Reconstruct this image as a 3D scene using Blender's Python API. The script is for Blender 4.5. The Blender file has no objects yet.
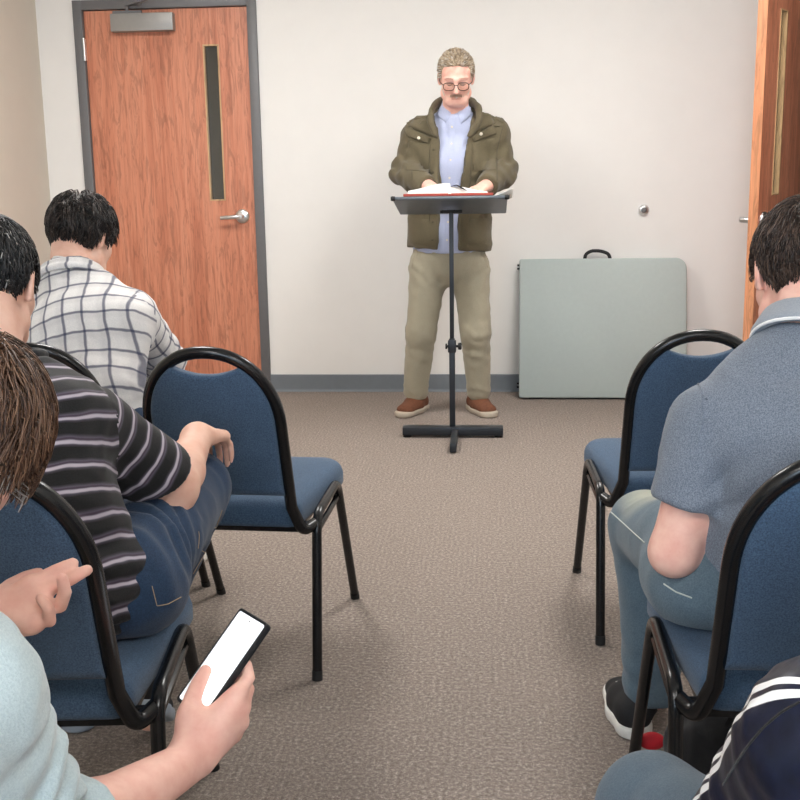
import bpy, bmesh, math, random
import numpy as np
from mathutils import Vector, Matrix
from mathutils.bvhtree import BVHTree

random.seed(7)
RNG = np.random.default_rng(7)
SC = bpy.context.scene
COL = SC.collection
PI = math.pi
A = lambda *v: np.array(v, dtype=np.float64)


def unit(v):
    v = np.asarray(v, float)
    return v / max(np.linalg.norm(v), 1e-9)


def lerp(a, b, t):
    return np.asarray(a) * (1 - t) + np.asarray(b) * t


# ------------------------------------------------------------------ camera
F_PX, PITCH, ROLL, YAW, CAM_H = 1090.5, 0.19988, -0.01599, -0.08496, 1.2
FW = A(math.sin(YAW) * math.cos(PITCH), math.cos(YAW) * math.cos(PITCH), -math.sin(PITCH))
R0 = A(math.cos(YAW), -math.sin(YAW), 0)
U0 = np.cross(R0, FW)
RT = math.cos(ROLL) * R0 + math.sin(ROLL) * U0
UP = -math.sin(ROLL) * R0 + math.cos(ROLL) * U0
CAM = A(0, 0, CAM_H)


def ray(px, py):
    return FW * F_PX + RT * (px - 400) - UP * (py - 400)


def W(px, py, y):
    """world point seen at a place of the photo, at the depth y"""
    d = ray(px, py)
    return CAM + d * (y / d[1])


def Z(px, py, z):
    d = ray(px, py)
    return CAM + d * ((z - CAM_H) / d[2])


cam_data = bpy.data.cameras.new('camera')
cam = bpy.data.objects.new('camera', cam_data)
COL.objects.link(cam)
m = Matrix.Identity(4)
for i in range(3):
    m[i][0], m[i][1], m[i][2], m[i][3] = RT[i], UP[i], -FW[i], CAM[i]
cam.matrix_world = m
cam_data.sensor_fit = 'HORIZONTAL'
cam_data.sensor_width = 36
cam_data.lens = F_PX / 800 * 36
cam_data.clip_start = 0.02
SC.camera = cam


# ------------------------------------------------------------------ objects
def tag(o, label, cat, group=None):
    o['label'] = label
    o['category'] = cat
    if group:
        o['group'] = group
    return o


def thing(name, label, cat, loc=(0, 0, 0), rz=0.0, group=None):
    o = bpy.data.objects.new(name, None)
    o.empty_display_size = 0.1
    COL.objects.link(o)
    o.location = loc
    o.rotation_euler = (0, 0, rz)
    return tag(o, label, cat, group)


WORLD = set()


def link(name, me, mat, parent=None, smooth=True):
    o = bpy.data.objects.new(name, me)
    COL.objects.link(o)
    if mat is not None:
        me.materials.append(mat)
    if parent is not None:
        o.parent = parent
        if parent.name in WORLD:      # shapes of people are given in world coordinates
            o.matrix_parent_inverse = Matrix.Translation(-parent.location)
    if smooth:
        me.polygons.foreach_set('use_smooth', np.ones(len(me.polygons), dtype=bool))
    return o


def struct(o):
    o['kind'] = 'structure'
    return o


def mesh_np(name, V, Fq):
    """mesh from vertex array and list / array of faces"""
    me = bpy.data.meshes.new(name)
    V = np.asarray(V, dtype=np.float32)
    if isinstance(Fq, np.ndarray) and Fq.ndim == 2:
        n, k = Fq.shape
        me.vertices.add(len(V))
        me.vertices.foreach_set('co', V.ravel())
        me.loops.add(n * k)
        me.loops.foreach_set('vertex_index', Fq.astype(np.int32).ravel())
        me.polygons.add(n)
        me.polygons.foreach_set('loop_start', np.arange(0, n * k, k, dtype=np.int32))
        me.update(calc_edges=True)
    else:
        me.from_pydata([tuple(map(float, v)) for v in V], [], [tuple(int(i) for i in f) for f in Fq])
        me.update()
    me.validate()
    return me


class MB:
    """collects simple shapes into one mesh"""

    def __init__(self):
        self.v = []
        self.f = []

    def add(self, V, Fs):
        o = len(self.v)
        self.v += [tuple(map(float, p)) for p in V]
        self.f += [tuple(int(i) + o for i in f) for f in Fs]
        return self

    def box(self, lo, hi):
        x0, y0, z0 = lo
        x1, y1, z1 = hi
        V = [(x0, y0, z0), (x1, y0, z0), (x1, y1, z0), (x0, y1, z0), (x0, y0, z1), (x1, y0, z1), (x1, y1, z1), (x0, y1, z1)]
        return self.add(V, [(3, 2, 1, 0), (4, 5, 6, 7), (0, 1, 5, 4), (1, 2, 6, 5), (2, 3, 7, 6), (3, 0, 4, 7)])

    def tube(self, path, r, n=12, flat=None, cap=True, ref=(0.13, 0.2, 0.97)):
        """sweep; r number or list; flat=(ratio, direction) squashes the section along a direction"""
        P = [np.asarray(p, float) for p in path]
        m_ = len(P)
        rr = [r] * m_ if np.isscalar(r) else list(r)
        T = [unit(P[min(i + 1, m_ - 1)] - P[max(i - 1, 0)]) for i in range(m_)]
        a = np.asarray(ref, float)
        a = unit(a - T[0] * a.dot(T[0]))
        V = []
        for i in range(m_):
            a = unit(a - T[i] * a.dot(T[i]))
            b = np.cross(T[i], a)
            for k in range(n):
                t = 2 * PI * k / n
                off = (a * math.cos(t) + b * math.sin(t)) * rr[i]
                if flat is not None:
                    fd = unit(flat[1])
                    off = off - fd * off.dot(fd) * (1 - flat[0])
                V.append(P[i] + off)
        Fs = []
        for i in range(m_ - 1):
            for k in range(n):
                k2 = (k + 1) % n
                Fs.append((i * n + k, i * n + k2, (i + 1) * n + k2, (i + 1) * n + k))
        if cap:
            Fs.append(tuple(range(n - 1, -1, -1)))
            Fs.append(tuple((m_ - 1) * n + k for k in range(n)))
        return self.add(V, Fs)

    def lathe(self, c, axis, prof, n=24):
        """prof: list of (radius, distance along axis)"""
        ax = unit(axis)
        a = unit(np.cross(ax, (0.31, 0.2, 0.93) if abs(ax[2]) < 0.9 else (1, 0, 0)))
        b = np.cross(ax, a)
        V, Fs = [], []
        for (r, h) in prof:
            for k in range(n):
                t = 2 * PI * k / n
                V.append(np.asarray(c) + ax * h + (a * math.cos(t) + b * math.sin(t)) * max(r, 1e-5))
        for i in range(len(prof) - 1):
            for k in range(n):
                k2 = (k + 1) % n
                Fs.append((i * n + k, i * n + k2, (i + 1) * n + k2, (i + 1) * n + k))
        Fs.append(tuple(range(n - 1, -1, -1)))
        Fs.append(tuple((len(prof) - 1) * n + k for k in range(n)))
        return self.add(V, Fs)

    def pad(self, outline, prof, mapf, scaled=()):
        """outline: closed 2D polygon (counter-clockwise); prof: list of (inset, height); mapf(x, y, h) -> point"""
        O = np.asarray(outline, float)
        n = len(O)
        tn = np.roll(O, -1, 0) - np.roll(O, 1, 0)
        tn /= np.linalg.norm(tn, axis=1)[:, None]
        nrm = np.stack([-tn[:, 1], tn[:, 0]], 1)
        V, Fs = [], []
        for (ins, h) in prof:
            Q = O + nrm * ins
            V += [mapf(q[0], q[1], h) for q in Q]
        cen = Q.mean(0)
        for (sc_, h) in scaled:
            V += [mapf(q[0], q[1], h) for q in cen + (Q - cen) * sc_]
        prof = list(prof) + list(scaled)
        for i in range(len(prof) - 1):
            for k in range(n):
                k2 = (k + 1) % n
                Fs.append((i * n + k, i * n + k2, (i + 1) * n + k2, (i + 1) * n + k))
        Fs.append(tuple(range(n - 1, -1, -1)))
        Fs.append(tuple((len(prof) - 1) * n + k for k in range(n)))
        return self.add(V, Fs)

    def build(self, name, mat, parent=None, smooth=True, bevel=0, angle=40, seg=2):
        me = mesh_np(name, self.v, self.f)
        bm = bmesh.new()
        bm.from_mesh(me)
        bmesh.ops.recalc_face_normals(bm, faces=bm.faces)
        if bevel:
            ed = [e for e in bm.edges if len(e.link_faces) == 2 and e.calc_face_angle(0) > 0.6]
            bmesh.ops.bevel(bm, geom=ed, offset=bevel, segments=seg, affect='EDGES', profile=0.5, clamp_overlap=True)
        lim = math.radians(angle)
        for e in bm.edges:
            e.smooth = not (len(e.link_faces) == 2 and e.calc_face_angle(0) > lim)
        bm.to_mesh(me)
        bm.free()
        return link(name, me, mat, parent, smooth)


def fillet(pts, rad, n=6):
    """round the corners of a polyline"""
    P = [np.asarray(p, float) for p in pts]
    rad = [rad] * len(P) if np.isscalar(rad) else rad
    out = [P[0]]
    for i in range(1, len(P) - 1):
        a, b, c = P[i - 1], P[i], P[i + 1]
        r = min(rad[i], 0.49 * np.linalg.norm(a - b), 0.49 * np.linalg.norm(c - b))
        p, q = b + unit(a - b) * r, b + unit(c - b) * r
        for k in range(n + 1):
            t = k / n
            out.append((1 - t) ** 2 * p + 2 * t * (1 - t) * b + t * t * q)
    out.append(P[-1])
    return out


# ------------------------------------------------------------------ materials
def rgb(r, g, b):
    f = lambda c: (c / 255 / 12.92) if c / 255 <= 0.04045 else ((c / 255 + 0.055) / 1.055) ** 2.4
    return (f(r), f(g), f(b), 1.0)


class NT:
    def __init__(self, name):
        self.mat = bpy.data.materials.new(name)
        self.mat.use_nodes = True
        self.t = self.mat.node_tree
        self.b = self.t.nodes['Principled BSDF']

    def n(self, typ, **kw):
        nd = self.t.nodes.new(typ)
        for k, v in kw.items():
            if k in nd.inputs:
                self.set(nd.inputs[k], v)
            else:
                setattr(nd, k, v)
        return nd

    def set(self, sock, v):
        if isinstance(v, bpy.types.NodeSocket):
            self.t.links.new(v, sock)
        else:
            sock.default_value = v

    def math(self, op, a, b=None, c=None, clamp=False):
        nd = self.t.nodes.new('ShaderNodeMath')
        nd.operation = op
        nd.use_clamp = clamp
        self.set(nd.inputs[0], a)
        if b is not None:
            self.set(nd.inputs[1], b)
        if c is not None:
            self.set(nd.inputs[2], c)
        return nd.outputs[0]

    def mix(self, fac, a, b):
        nd = self.t.nodes.new('ShaderNodeMix')
        nd.data_type = 'RGBA'
        self.set(nd.inputs[0], fac)
        self.set(nd.inputs[6], a)
        self.set(nd.inputs[7], b)
        return nd.outputs[2]

    def coord(self, kind='Object', scale=None, rot=None):
        tc = self.t.nodes.new('ShaderNodeTexCoord')
        s = tc.outputs[kind]
        if scale is not None:
            mp = self.t.nodes.new('ShaderNodeMapping')
            self.t.links.new(s, mp.inputs[0])
            mp.inputs['Scale'].default_value = scale
            if rot:
                mp.inputs['Rotation'].default_value = rot
            s = mp.outputs[0]
        return s

    def noise(self, vec, scale=5, detail=3, rough=0.5, dist=0.0):
        nd = self.t.nodes.new('ShaderNodeTexNoise')
        self.t.links.new(vec, nd.inputs['Vector'])
        nd.inputs['Scale'].default_value = scale
        nd.inputs['Detail'].default_value = detail
        nd.inputs['Roughness'].default_value = rough
        nd.inputs['Distortion'].default_value = dist
        return nd.outputs[0]

    def ramp(self, fac, stops):
        nd = self.t.nodes.new('ShaderNodeValToRGB')
        self.t.links.new(fac, nd.inputs[0])
        el = nd.color_ramp.elements
        while len(el) < len(stops):
            el.new(0.5)
        for e, (p, c) in zip(el, stops):
            e.position = p
            e.color = c
        return nd.outputs[0]

    def bump(self, h, strength=0.2, dist=0.002):
        nd = self.t.nodes.new('ShaderNodeBump')
        self.t.links.new(h, nd.inputs['Height'])
        nd.inputs['Strength'].default_value = strength
        nd.inputs['Distance'].default_value = dist
        self.t.links.new(nd.outputs[0], self.b.inputs['Normal'])

    def out(self, color=None, rough=None, metal=None, spec=None, sheen=None, coat=None):
        for key, v in (('Base Color', color), ('Roughness', rough), ('Metallic', metal), ('Specular IOR Level', spec), ('Sheen Weight', sheen), ('Coat Weight', coat)):
            if v is not None:
                self.set(self.b.inputs[key], v)
        return self.mat


def simple(name, c, rough=0.5, metal=0.0, var=0.06, scale=30, bump=0.0, bscale=None, spec=0.5, sheen=0.0, coat=0.0):
    """plain material with slight procedural variation"""
    t = NT(name)
    v = t.coord('Object')
    nz = t.noise(v, scale, 4, 0.6)
    lo = tuple(x * (1 - var) for x in c[:3]) + (1,)
    hi = tuple(min(1, x * (1 + var)) for x in c[:3]) + (1,)
    col = t.ramp(nz, [(0.3, lo), (0.7, hi)])
    if bump:
        nb = t.noise(v, bscale or scale * 4, 3, 0.6)
        t.bump(nb, bump, 0.003)
    return t.out(col, rough, metal, spec, sheen, coat)


def fabric(name, c, c2=None, scale=900, bump=0.35, rough=0.9, big=0.08, mix_amt=0.5, sheen=0.15, fine=None):
    """woven cloth: fine two tone weave and soft large variation"""
    t = NT(name)
    v = t.coord('Object')
    c2 = c2 or tuple(x * 0.62 for x in c[:3]) + (1,)
    fn = t.noise(v, fine or scale, 2, 0.7)
    md = t.noise(v, 14, 4, 0.6)
    a = t.ramp(fn, [(0.36, c2), (0.64, c)])
    lo = tuple(x * (1 - big) for x in c[:3]) + (1,)
    col = t.mix(mix_amt, a, t.ramp(md, [(0.3, lo), (0.7, c)]))
    t.bump(fn, bump, 0.002)
    return t.out(col, rough, 0.0, 0.25, sheen)


M = {}


def wood(name, dark, mid, light, axis='Z'):
    t = NT(name)
    sc = (9.0, 9.0, 0.55)
    v = t.coord('Object', sc)
    warp = t.noise(v, 1.6, 4, 0.6, 1.2)
    v2 = t.coord('Object', (70, 70, 2.4))
    pore = t.noise(v2, 2.2, 3, 0.7)
    v3 = t.coord('Object', (22, 22, 3.2))
    fl = t.noise(v3, 1.3, 4, 0.65, 2.0)
    base = t.ramp(warp, [(0.25, dark), (0.5, mid), (0.8, light)])
    flame = t.ramp(fl, [(0.38, (0.30, 0.30, 0.30, 1)), (0.5, (1, 1, 1, 1))])
    nd = t.t.nodes.new('ShaderNodeMix')
    nd.data_type = 'RGBA'
    nd.blend_type = 'MULTIPLY'
    nd.inputs[0].default_value = 0.38
    t.t.links.new(base, nd.inputs[6])
    t.t.links.new(flame, nd.inputs[7])
    pr = t.ramp(pore, [(0.40, (0.55, 0.55, 0.55, 1)), (0.55, (1, 1, 1, 1))])
    nd2 = t.t.nodes.new('ShaderNodeMix')
    nd2.data_type = 'RGBA'
    nd2.blend_type = 'MULTIPLY'
    nd2.inputs[0].default_value = 0.3
    t.t.links.new(nd.outputs[2], nd2.inputs[6])
    t.t.links.new(pr, nd2.inputs[7])
    return t.out(nd2.outputs[2], 0.38, 0, 0.45)


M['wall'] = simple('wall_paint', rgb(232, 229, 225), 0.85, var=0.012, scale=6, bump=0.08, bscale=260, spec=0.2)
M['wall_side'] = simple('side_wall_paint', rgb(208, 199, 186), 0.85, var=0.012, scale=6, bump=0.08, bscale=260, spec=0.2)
M['ceiling'] = simple('ceiling_tile', rgb(225, 223, 218), 0.95, var=0.03, scale=60, bump=0.3, bscale=300)
M['base'] = simple('rubber_base', rgb(112, 118, 124), 0.55, var=0.03)
M['wood'] = wood('oak_veneer', rgb(182, 108, 80), rgb(206, 134, 104), rgb(220, 152, 122))
M['wood_edge'] = wood('door_edge_wood', rgb(196, 128, 90), rgb(212, 146, 106), rgb(222, 158, 120))
M['wood_trim'] = wood('light_wood_stop', rgb(188, 150, 106), rgb(204, 168, 124), rgb(216, 182, 140))
M['frame_grey'] = simple('grey_enamel', rgb(104, 103, 104), 0.45, var=0.03)
M['closer'] = simple('closer_enamel', rgb(150, 147, 143), 0.4, 0.2, var=0.03)
M['chrome'] = simple('satin_chrome', rgb(225, 225, 225), 0.28, 1.0, var=0.02)
M['black_metal'] = simple('black_enamel', rgb(14, 15, 17), 0.25, 0.0, var=0.15, spec=0.45, bump=0.04, bscale=220)
M['lectern'] = simple('charcoal_steel', rgb(36, 40, 46), 0.4, 0.2, var=0.1)
M['lectern_desk'] = simple('grey_desk_laminate', rgb(98, 106, 114), 0.4, 0.1, var=0.08)
M['rubber'] = simple('black_rubber', rgb(18, 18, 18), 0.7)
M['chair_fabric'] = fabric('blue_upholstery', rgb(74, 98, 124), rgb(34, 50, 71), 420, 0.5, mix_amt=0.35, big=0.14)
M['plastic_table'] = simple('grey_table_plastic', rgb(170, 180, 177), 0.55, var=0.02, scale=50, bump=0.15, bscale=420)
M['paper'] = simple('page_paper', rgb(238, 236, 230), 0.8, var=0.01)
M['red_leather'] = simple('red_leather', rgb(150, 52, 38), 0.5, var=0.1)


def carpet():
    t = NT('carpet')
    v = t.coord('Object')
    sp = t.noise(v, 105, 4, 0.95)
    md = t.noise(v, 9, 3, 0.6)
    wide = t.noise(v, 1.2, 2, 0.5)
    c = t.ramp(sp, [(0.30, rgb(48, 43, 40)), (0.45, rgb(122, 111, 104)), (0.55, rgb(158, 146, 136)), (0.69, rgb(236, 224, 212))])
    hue = t.noise(v, 260, 2, 0.8)
    c = t.mix(t.math('MULTIPLY', hue, 0.22), c, rgb(146, 122, 108))
    # carpet tiles, the ribs of one tile across those of the next
    sx = t.n('ShaderNodeSeparateXYZ', Vector=v)
    chk = t.n('ShaderNodeTexChecker', Vector=v, Scale=1.64)
    wx = t.math('SINE', t.math('MULTIPLY', sx.outputs[0], 2 * PI / 0.016))
    wy = t.math('SINE', t.math('MULTIPLY', sx.outputs[1], 2 * PI / 0.016))
    rib = t.mix(chk.outputs[1], wx, wy)
    c = t.mix(t.math('MULTIPLY', t.math('ADD', rib, 1.0), 0.07), c, rgb(84, 76, 71))
    c = t.mix(t.math('MULTIPLY', md, 0.35), c, rgb(122, 111, 103))
    c = t.mix(t.math('MULTIPLY', wide, 0.15), c, rgb(120, 108, 100))
    hgt = t.math('ADD', sp, t.math('MULTIPLY', rib, 0.12))
    t.bump(hgt, 0.7, 0.004)
    return t.out(c, 0.95, 0, 0.15, 0.1)


M['carpet'] = carpet()


def emit(name, c, s):
    t = NT(name)
    t.out(c, 0.5)
    t.b.inputs['Emission Color'].default_value = c
    t.b.inputs['Emission Strength'].default_value = s
    return t.mat


def glass_pane(name, tint, alpha):
    t = NT(name)
    tr = t.n('ShaderNodeBsdfTransparent', Color=tint)
    gl = t.n('ShaderNodeBsdfGlossy', Color=(0.9, 0.9, 0.9, 1), Roughness=0.03)
    fr = t.n('ShaderNodeFresnel', IOR=1.5)
    mx = t.t.nodes.new('ShaderNodeMixShader')
    t.t.links.new(t.math('ADD', fr.outputs[0], alpha, clamp=True), mx.inputs[0])
    t.t.links.new(tr.outputs[0], mx.inputs[1])
    t.t.links.new(gl.outputs[0], mx.inputs[2])
    t.t.links.new(mx.outputs[0], t.t.nodes['Material Output'].inputs['Surface'])
    return t.mat


M['pane'] = glass_pane('door_glass', (0.55, 0.56, 0.52, 1), 0.10)
M['clear'] = glass_pane('window_glass', (0.96, 0.98, 1, 1), 0.0)
# ------------------------------------------------------------------ room
WY = 6.154          # far wall
LX, RX = -2.511, 1.74
BY, CZ = -2.6, 2.74
DX0, DX1, DH = -2.243, -1.329, 2.134      # left door leaf
FT = 0.055
HY0, HY1 = 5.09, 6.05                      # doorway in the right wall


def boxes(name, mat, lst, parent=None, bevel=0, smooth=False):
    b = MB()
    for lo, hi in lst:
        b.box(lo, hi)
    return b.build(name, mat, parent, smooth=smooth or bevel > 0, bevel=bevel)


struct(boxes('floor', M['carpet'], [((LX - 0.15, BY - 0.15, -0.1), (RX + 1.75, WY + 1.4, 0))]))
struct(boxes('ceiling', M['ceiling'], [((LX - 0.15, BY - 0.15, CZ), (RX + 1.75, WY + 1.4, CZ + 0.1))]))
struct(boxes('wall_back', M['wall'], [((LX, WY, 0), (DX0 - 0.03, WY + 0.13, CZ)), ((DX0 - 0.03, WY, DH + 0.03), (DX1 + 0.03, WY + 0.13, CZ)), ((DX1 + 0.03, WY, 0), (RX + 0.12, WY + 0.13, CZ))]))
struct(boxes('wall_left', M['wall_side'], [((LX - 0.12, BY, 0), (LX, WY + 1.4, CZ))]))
struct(boxes('wall_right', M['wall'], [((RX, BY, 0), (RX + 0.12, HY0 - 0.03, CZ)), ((RX, HY0 - 0.03, DH + 0.03), (RX + 0.12, HY1 + 0.03, CZ)), ((RX, HY1 + 0.03, 0), (RX + 0.12, WY, CZ))]))
# wall behind the camera, with the window that lets the daylight in
wx0, wx1, wz0, wz1 = -2.0, 0.6, 0.85, 2.25
struct(boxes('wall_front', M['wall'], [((LX, BY - 0.12, 0), (wx0, BY, CZ)), ((wx1, BY - 0.12, 0), (RX + 0.12, BY, CZ)), ((wx0, BY - 0.12, 0), (wx1, BY, wz0)), ((wx0, BY - 0.12, wz1), (wx1, BY, CZ))]))
wf = struct(boxes('window_1', M['frame_grey'], [((wx0, BY - 0.09, wz0), (wx0 + 0.05, BY - 0.03, wz1)), ((wx1 - 0.05, BY - 0.09, wz0), (wx1, BY - 0.03, wz1)), ((wx0, BY - 0.09, wz0), (wx1, BY - 0.03, wz0 + 0.05)), ((wx0, BY - 0.09, wz1 - 0.05), (wx1, BY - 0.03, wz1)), ((-0.725, BY - 0.09, wz0), (-0.675, BY - 0.03, wz1))]))
boxes('pane', M['clear'], [((wx0 + 0.05, BY - 0.065, wz0 + 0.05), (wx1 - 0.05, BY - 0.058, wz1 - 0.05))], wf)
# corridors seen through the door glass and behind the open door
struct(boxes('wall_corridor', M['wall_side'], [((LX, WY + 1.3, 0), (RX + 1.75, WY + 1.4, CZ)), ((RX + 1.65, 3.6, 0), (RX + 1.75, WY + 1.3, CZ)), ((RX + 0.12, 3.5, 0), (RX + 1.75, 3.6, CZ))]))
# rubber baseboards
bb = 0.012


def cove(name, p, q, inward):
    """baseboard with a small cove foot from p to q along the wall"""
    p, q, n = A(*p, 0), A(*q, 0), A(*inward, 0)
    prof = [(0, 0.1), (0.006, 0.1), (0.008, 0.096), (0.008, 0.016), (0.011, 0.006), (0.017, 0.0), (0, 0)]
    V = [p + n * a + A(0, 0, b) for a, b in prof] + [q + n * a + A(0, 0, b) for a, b in prof]
    k = len(prof)
    Fs = [(i, (i + 1) % k, k + (i + 1) % k, k + i) for i in range(k)] + [tuple(range(k)), tuple(range(2 * k - 1, k - 1, -1))]
    return struct(MB().add(V, Fs).build(name, M['base'], None, smooth=False))


cove('baseboard_back', (DX1 + FT, WY), (RX, WY), (0, -1))
cove('baseboard_left', (LX, BY), (LX, WY), (1, 0))
cove('baseboard_right', (RX, BY), (RX, HY0 - FT), (-1, 0))
cove('baseboard_corner', (LX, WY), (DX0 - FT, WY), (0, -1))


def lever(parent, at, face, along, flip=1):
    """door lever: rose, neck and a curved lever as parts of the door"""
    f, al = unit(face), unit(along)
    at = np.asarray(at, float)
    r = MB().lathe(at, f, [(0.040, 0), (0.040, 0.004), (0.036, 0.010), (0.024, 0.014), (0.014, 0.016)], 28).build('handle_rose', M['chrome'], parent)
    p = [at + f * 0.012, at + f * 0.050, at + f * 0.066 + al * 0.012, at + f * 0.068 + al * 0.05, at + f * 0.064 + al * 0.09, at + f * 0.058 + al * 0.112]
    MB().lathe(at, f, [(0.0145, 0.008), (0.0145, 0.060), (0.012, 0.066)], 16).build('lever_neck', M['chrome'], parent)
    MB().tube(fillet(p, 0.012, 4), 0.0112, 10, flat=(0.8, f)).build('door_lever', M['chrome'], parent)
    return r


# ---- left door: closed, in the far wall
trim = struct(boxes('trim_1', M['frame_grey'], [((DX0 - FT, WY - 0.018, 0), (DX0 - 0.003, WY + 0.13, DH + FT)), ((DX1 + 0.003, WY - 0.018, 0), (DX1 + FT, WY + 0.13, DH + FT)), ((DX0 - 0.003, WY - 0.018, DH + 0.003), (DX1 + 0.003, WY + 0.13, DH + FT))], bevel=0.003))
wl0, wl1, wb, wt = DX1 - 0.252, DX1 - 0.166, 1.098, 1.94     # glass strip
ly0, ly1 = WY + 0.004, WY + 0.049
door = struct(boxes('door_1', M['wood'], [((DX0, ly0, 0.008), (wl0, ly1, DH)), ((wl1, ly0, 0.008), (DX1, ly1, DH)), ((wl0, ly0, 0.008), (wl1, ly1, wb)), ((wl0, ly0, wt), (wl1, ly1, DH))]))
boxes('glass_stop', M['wood_trim'], [((wl0 - 0.002, ly0 - 0.004, wb), (wl0 + 0.006, ly1, wt)), ((wl1 - 0.006, ly0 - 0.004, wb), (wl1 + 0.002, ly1, wt)), ((wl0 - 0.002, ly0 - 0.004, wb - 0.002), (wl1 + 0.002, ly1, wb + 0.006)), ((wl0 - 0.002, ly0 - 0.004, wt - 0.006), (wl1 + 0.002, ly1, wt + 0.002))], door)
boxes('pane', M['pane'], [((wl0 + 0.006, ly0 + 0.018, wb + 0.006), (wl1 - 0.006, ly0 + 0.024, wt - 0.006))], door)
lever(door, (DX1 - 0.072, ly0, 1.008), (0, -1, 0), (-1, 0, -0.06))
for hz in (0.25, 1.08, 1.93):
    b = MB()
    b.box((DX0 - 0.004, WY - 0.020, hz - 0.057), (DX0 + 0.004, WY + 0.004, hz + 0.057))
    b.tube([(DX0, WY - 0.022, hz - 0.06), (DX0, WY - 0.022, hz + 0.06)], 0.007, 10)
    b.build('hinge', M['chrome'], door)
cl = boxes('door_closer', M['closer'], [((DX0 + 0.165, ly0 - 0.056, 2.015), (DX0 + 0.515, ly0, 2.110))], door, bevel=0.006)
b = MB()
b.box((DX0 + 0.18, ly0 - 0.05, 2.11), (DX0 + 0.34, ly0 - 0.03, 2.124))
b.tube(fillet([(DX0 + 0.26, ly0 - 0.04, 2.108), (DX0 + 0.26, ly0 - 0.045, 2.150), (DX0 + 0.42, ly0 - 0.17, 2.158), (DX0 + 0.29, ly0 - 0.03, 2.166)], 0.015, 4), 0.009, 8, flat=(0.6, (0, 0, 1)))
b.box((DX0 + 0.24, WY - 0.03, 2.155), (DX0 + 0.34, WY - 0.017, 2.18))
b.build('closer_arm', M['frame_grey'], cl)

# ---- right door: swung in from the right wall
HX, HYY = 1.70, 6.035
ang = math.radians(56.5)
d_ = A(-math.cos(ang), -math.sin(ang), 0)            # hinge to latch
n_ = A(math.sin(ang), -math.cos(ang), 0)             # face towards the room
rz = math.atan2(d_[1], d_[0])
door2 = struct(boxes('door_2', M['wood'], [((0, 0, 0.008), (0.914 - 0.252, 0.045, DH)), ((0.914 - 0.166, 0, 0.008), (0.910, 0.045, DH)), ((0.914 - 0.252, 0, 0.008), (0.914 - 0.166, 0.045, wb)), ((0.914 - 0.252, 0, wt), (0.914 - 0.166, 0.045, DH))]))
door2.location = (HX, HYY, 0)
door2.rotation_euler = (0, 0, rz)
w0, w1 = 0.914 - 0.252, 0.914 - 0.166
boxes('glass_stop', M['wood_trim'], [((w0 - 0.002, -0.004, wb), (w0 + 0.006, 0.049, wt)), ((w1 - 0.006, -0.004, wb), (w1 + 0.002, 0.049, wt)), ((w0, -0.004, wb), (w1, 0.049, wb + 0.006)), ((w0, -0.004, wt - 0.006), (w1, 0.049, wt))], door2)
boxes('pane', M['pane'], [((w0 + 0.006, 0.019, wb + 0.006), (w1 - 0.006, 0.025, wt - 0.006))], door2)
boxes('edge_band', M['wood_edge'], [((0.910, 0.0, 0.008), (0.914, 0.045, DH))], door2)
lever(door2, (0.914 - 0.072, 0.0, 0.985), (0, -1, 0), (-1, 0, 0))
lever(door2, (0.914 - 0.072, 0.045, 0.985), (0, 1, 0), (-1, 0, 0))
for hz in (0.25, 1.08, 1.93):
    MB().tube([(0.0, 0.0, hz - 0.06), (0.0, 0.0, hz + 0.06)], 0.008, 10).build('hinge', M['chrome'], door2)
struct(boxes('trim_2', M['frame_grey'], [((RX - 0.018, HY0 - FT, 0), (RX + 0.12, HY0 - 0.003, DH + FT)), ((RX - 0.018, HY1 + 0.003, 0), (RX + 0.12, HY1 + FT, DH + FT)), ((RX - 0.018, HY0 - 0.003, DH + 0.003), (RX + 0.12, HY1 + 0.003, DH + FT))], bevel=0.003))

# ---- chrome door stop on the wall
bp = W(643.5, 210, WY)
stop = thing('door_stop', 'small round chrome door stop on the white wall above the folded table', 'door stop', tuple(bp))
MB().lathe((0, 0, 0), (0, -1, 0), [(0.030, 0.0), (0.030, 0.005), (0.027, 0.016), (0.022, 0.022), (0.017, 0.024)], 28).build('cup', M['chrome'], stop)
MB().lathe((0, -0.016, 0), (0, -1, 0), [(0.016, 0.0), (0.016, 0.008), (0.012, 0.013), (0.004, 0.015)], 24).build('bumper', M['frame_grey'], stop)

# ---- ceiling lights
PANEL = emit('light_diffuser', (1.0, 0.98, 0.95, 1), 1.0)
PANEL_E = PANEL.node_tree.nodes['Principled BSDF'].inputs['Emission Strength']
LIGHTS = [(-1.35, -1.0, 'over the rear left seats'), (0.75, -1.0, 'over the rear right seats'), (-1.35, 4.0, 'over the front left seats'), (0.75, 4.0, 'over the front right seats')]
for x, y, wh in LIGHTS:
    L = thing('ceiling_light', 'flat square fluorescent ceiling light ' + wh, 'ceiling light', (x, y, CZ), 0, 'ceiling lights')
    boxes('light_frame', M['ceiling'], [((-0.32, -0.62, -0.02), (-0.29, 0.62, 0)), ((0.29, -0.62, -0.02), (0.32, 0.62, 0)), ((-0.29, -0.62, -0.02), (0.29, -0.59, 0)), ((-0.29, 0.59, -0.02), (0.29, 0.62, 0))], L)
    boxes('diffuser', PANEL, [((-0.29, -0.59, -0.012), (0.29, 0.59, -0.004))], L)

# ------------------------------------------------------------------ folded table
ty0, ty1 = 5.905, 6.075
tb = thing('folding_table', 'grey plastic folding table, folded in half and leaning against the far wall', 'folding table', (0.606, ty0, 0), -0.012)
tilt = math.atan2(ty1 - ty0, 0.745)
tw, th = 0.905, 0.765


def tmap(x, z, h):
    """table face coordinates: h is depth behind the front face"""
    return (x, z * math.sin(tilt) + h * math.cos(tilt), z * math.cos(tilt) - h * math.sin(tilt) + 0.012)


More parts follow.
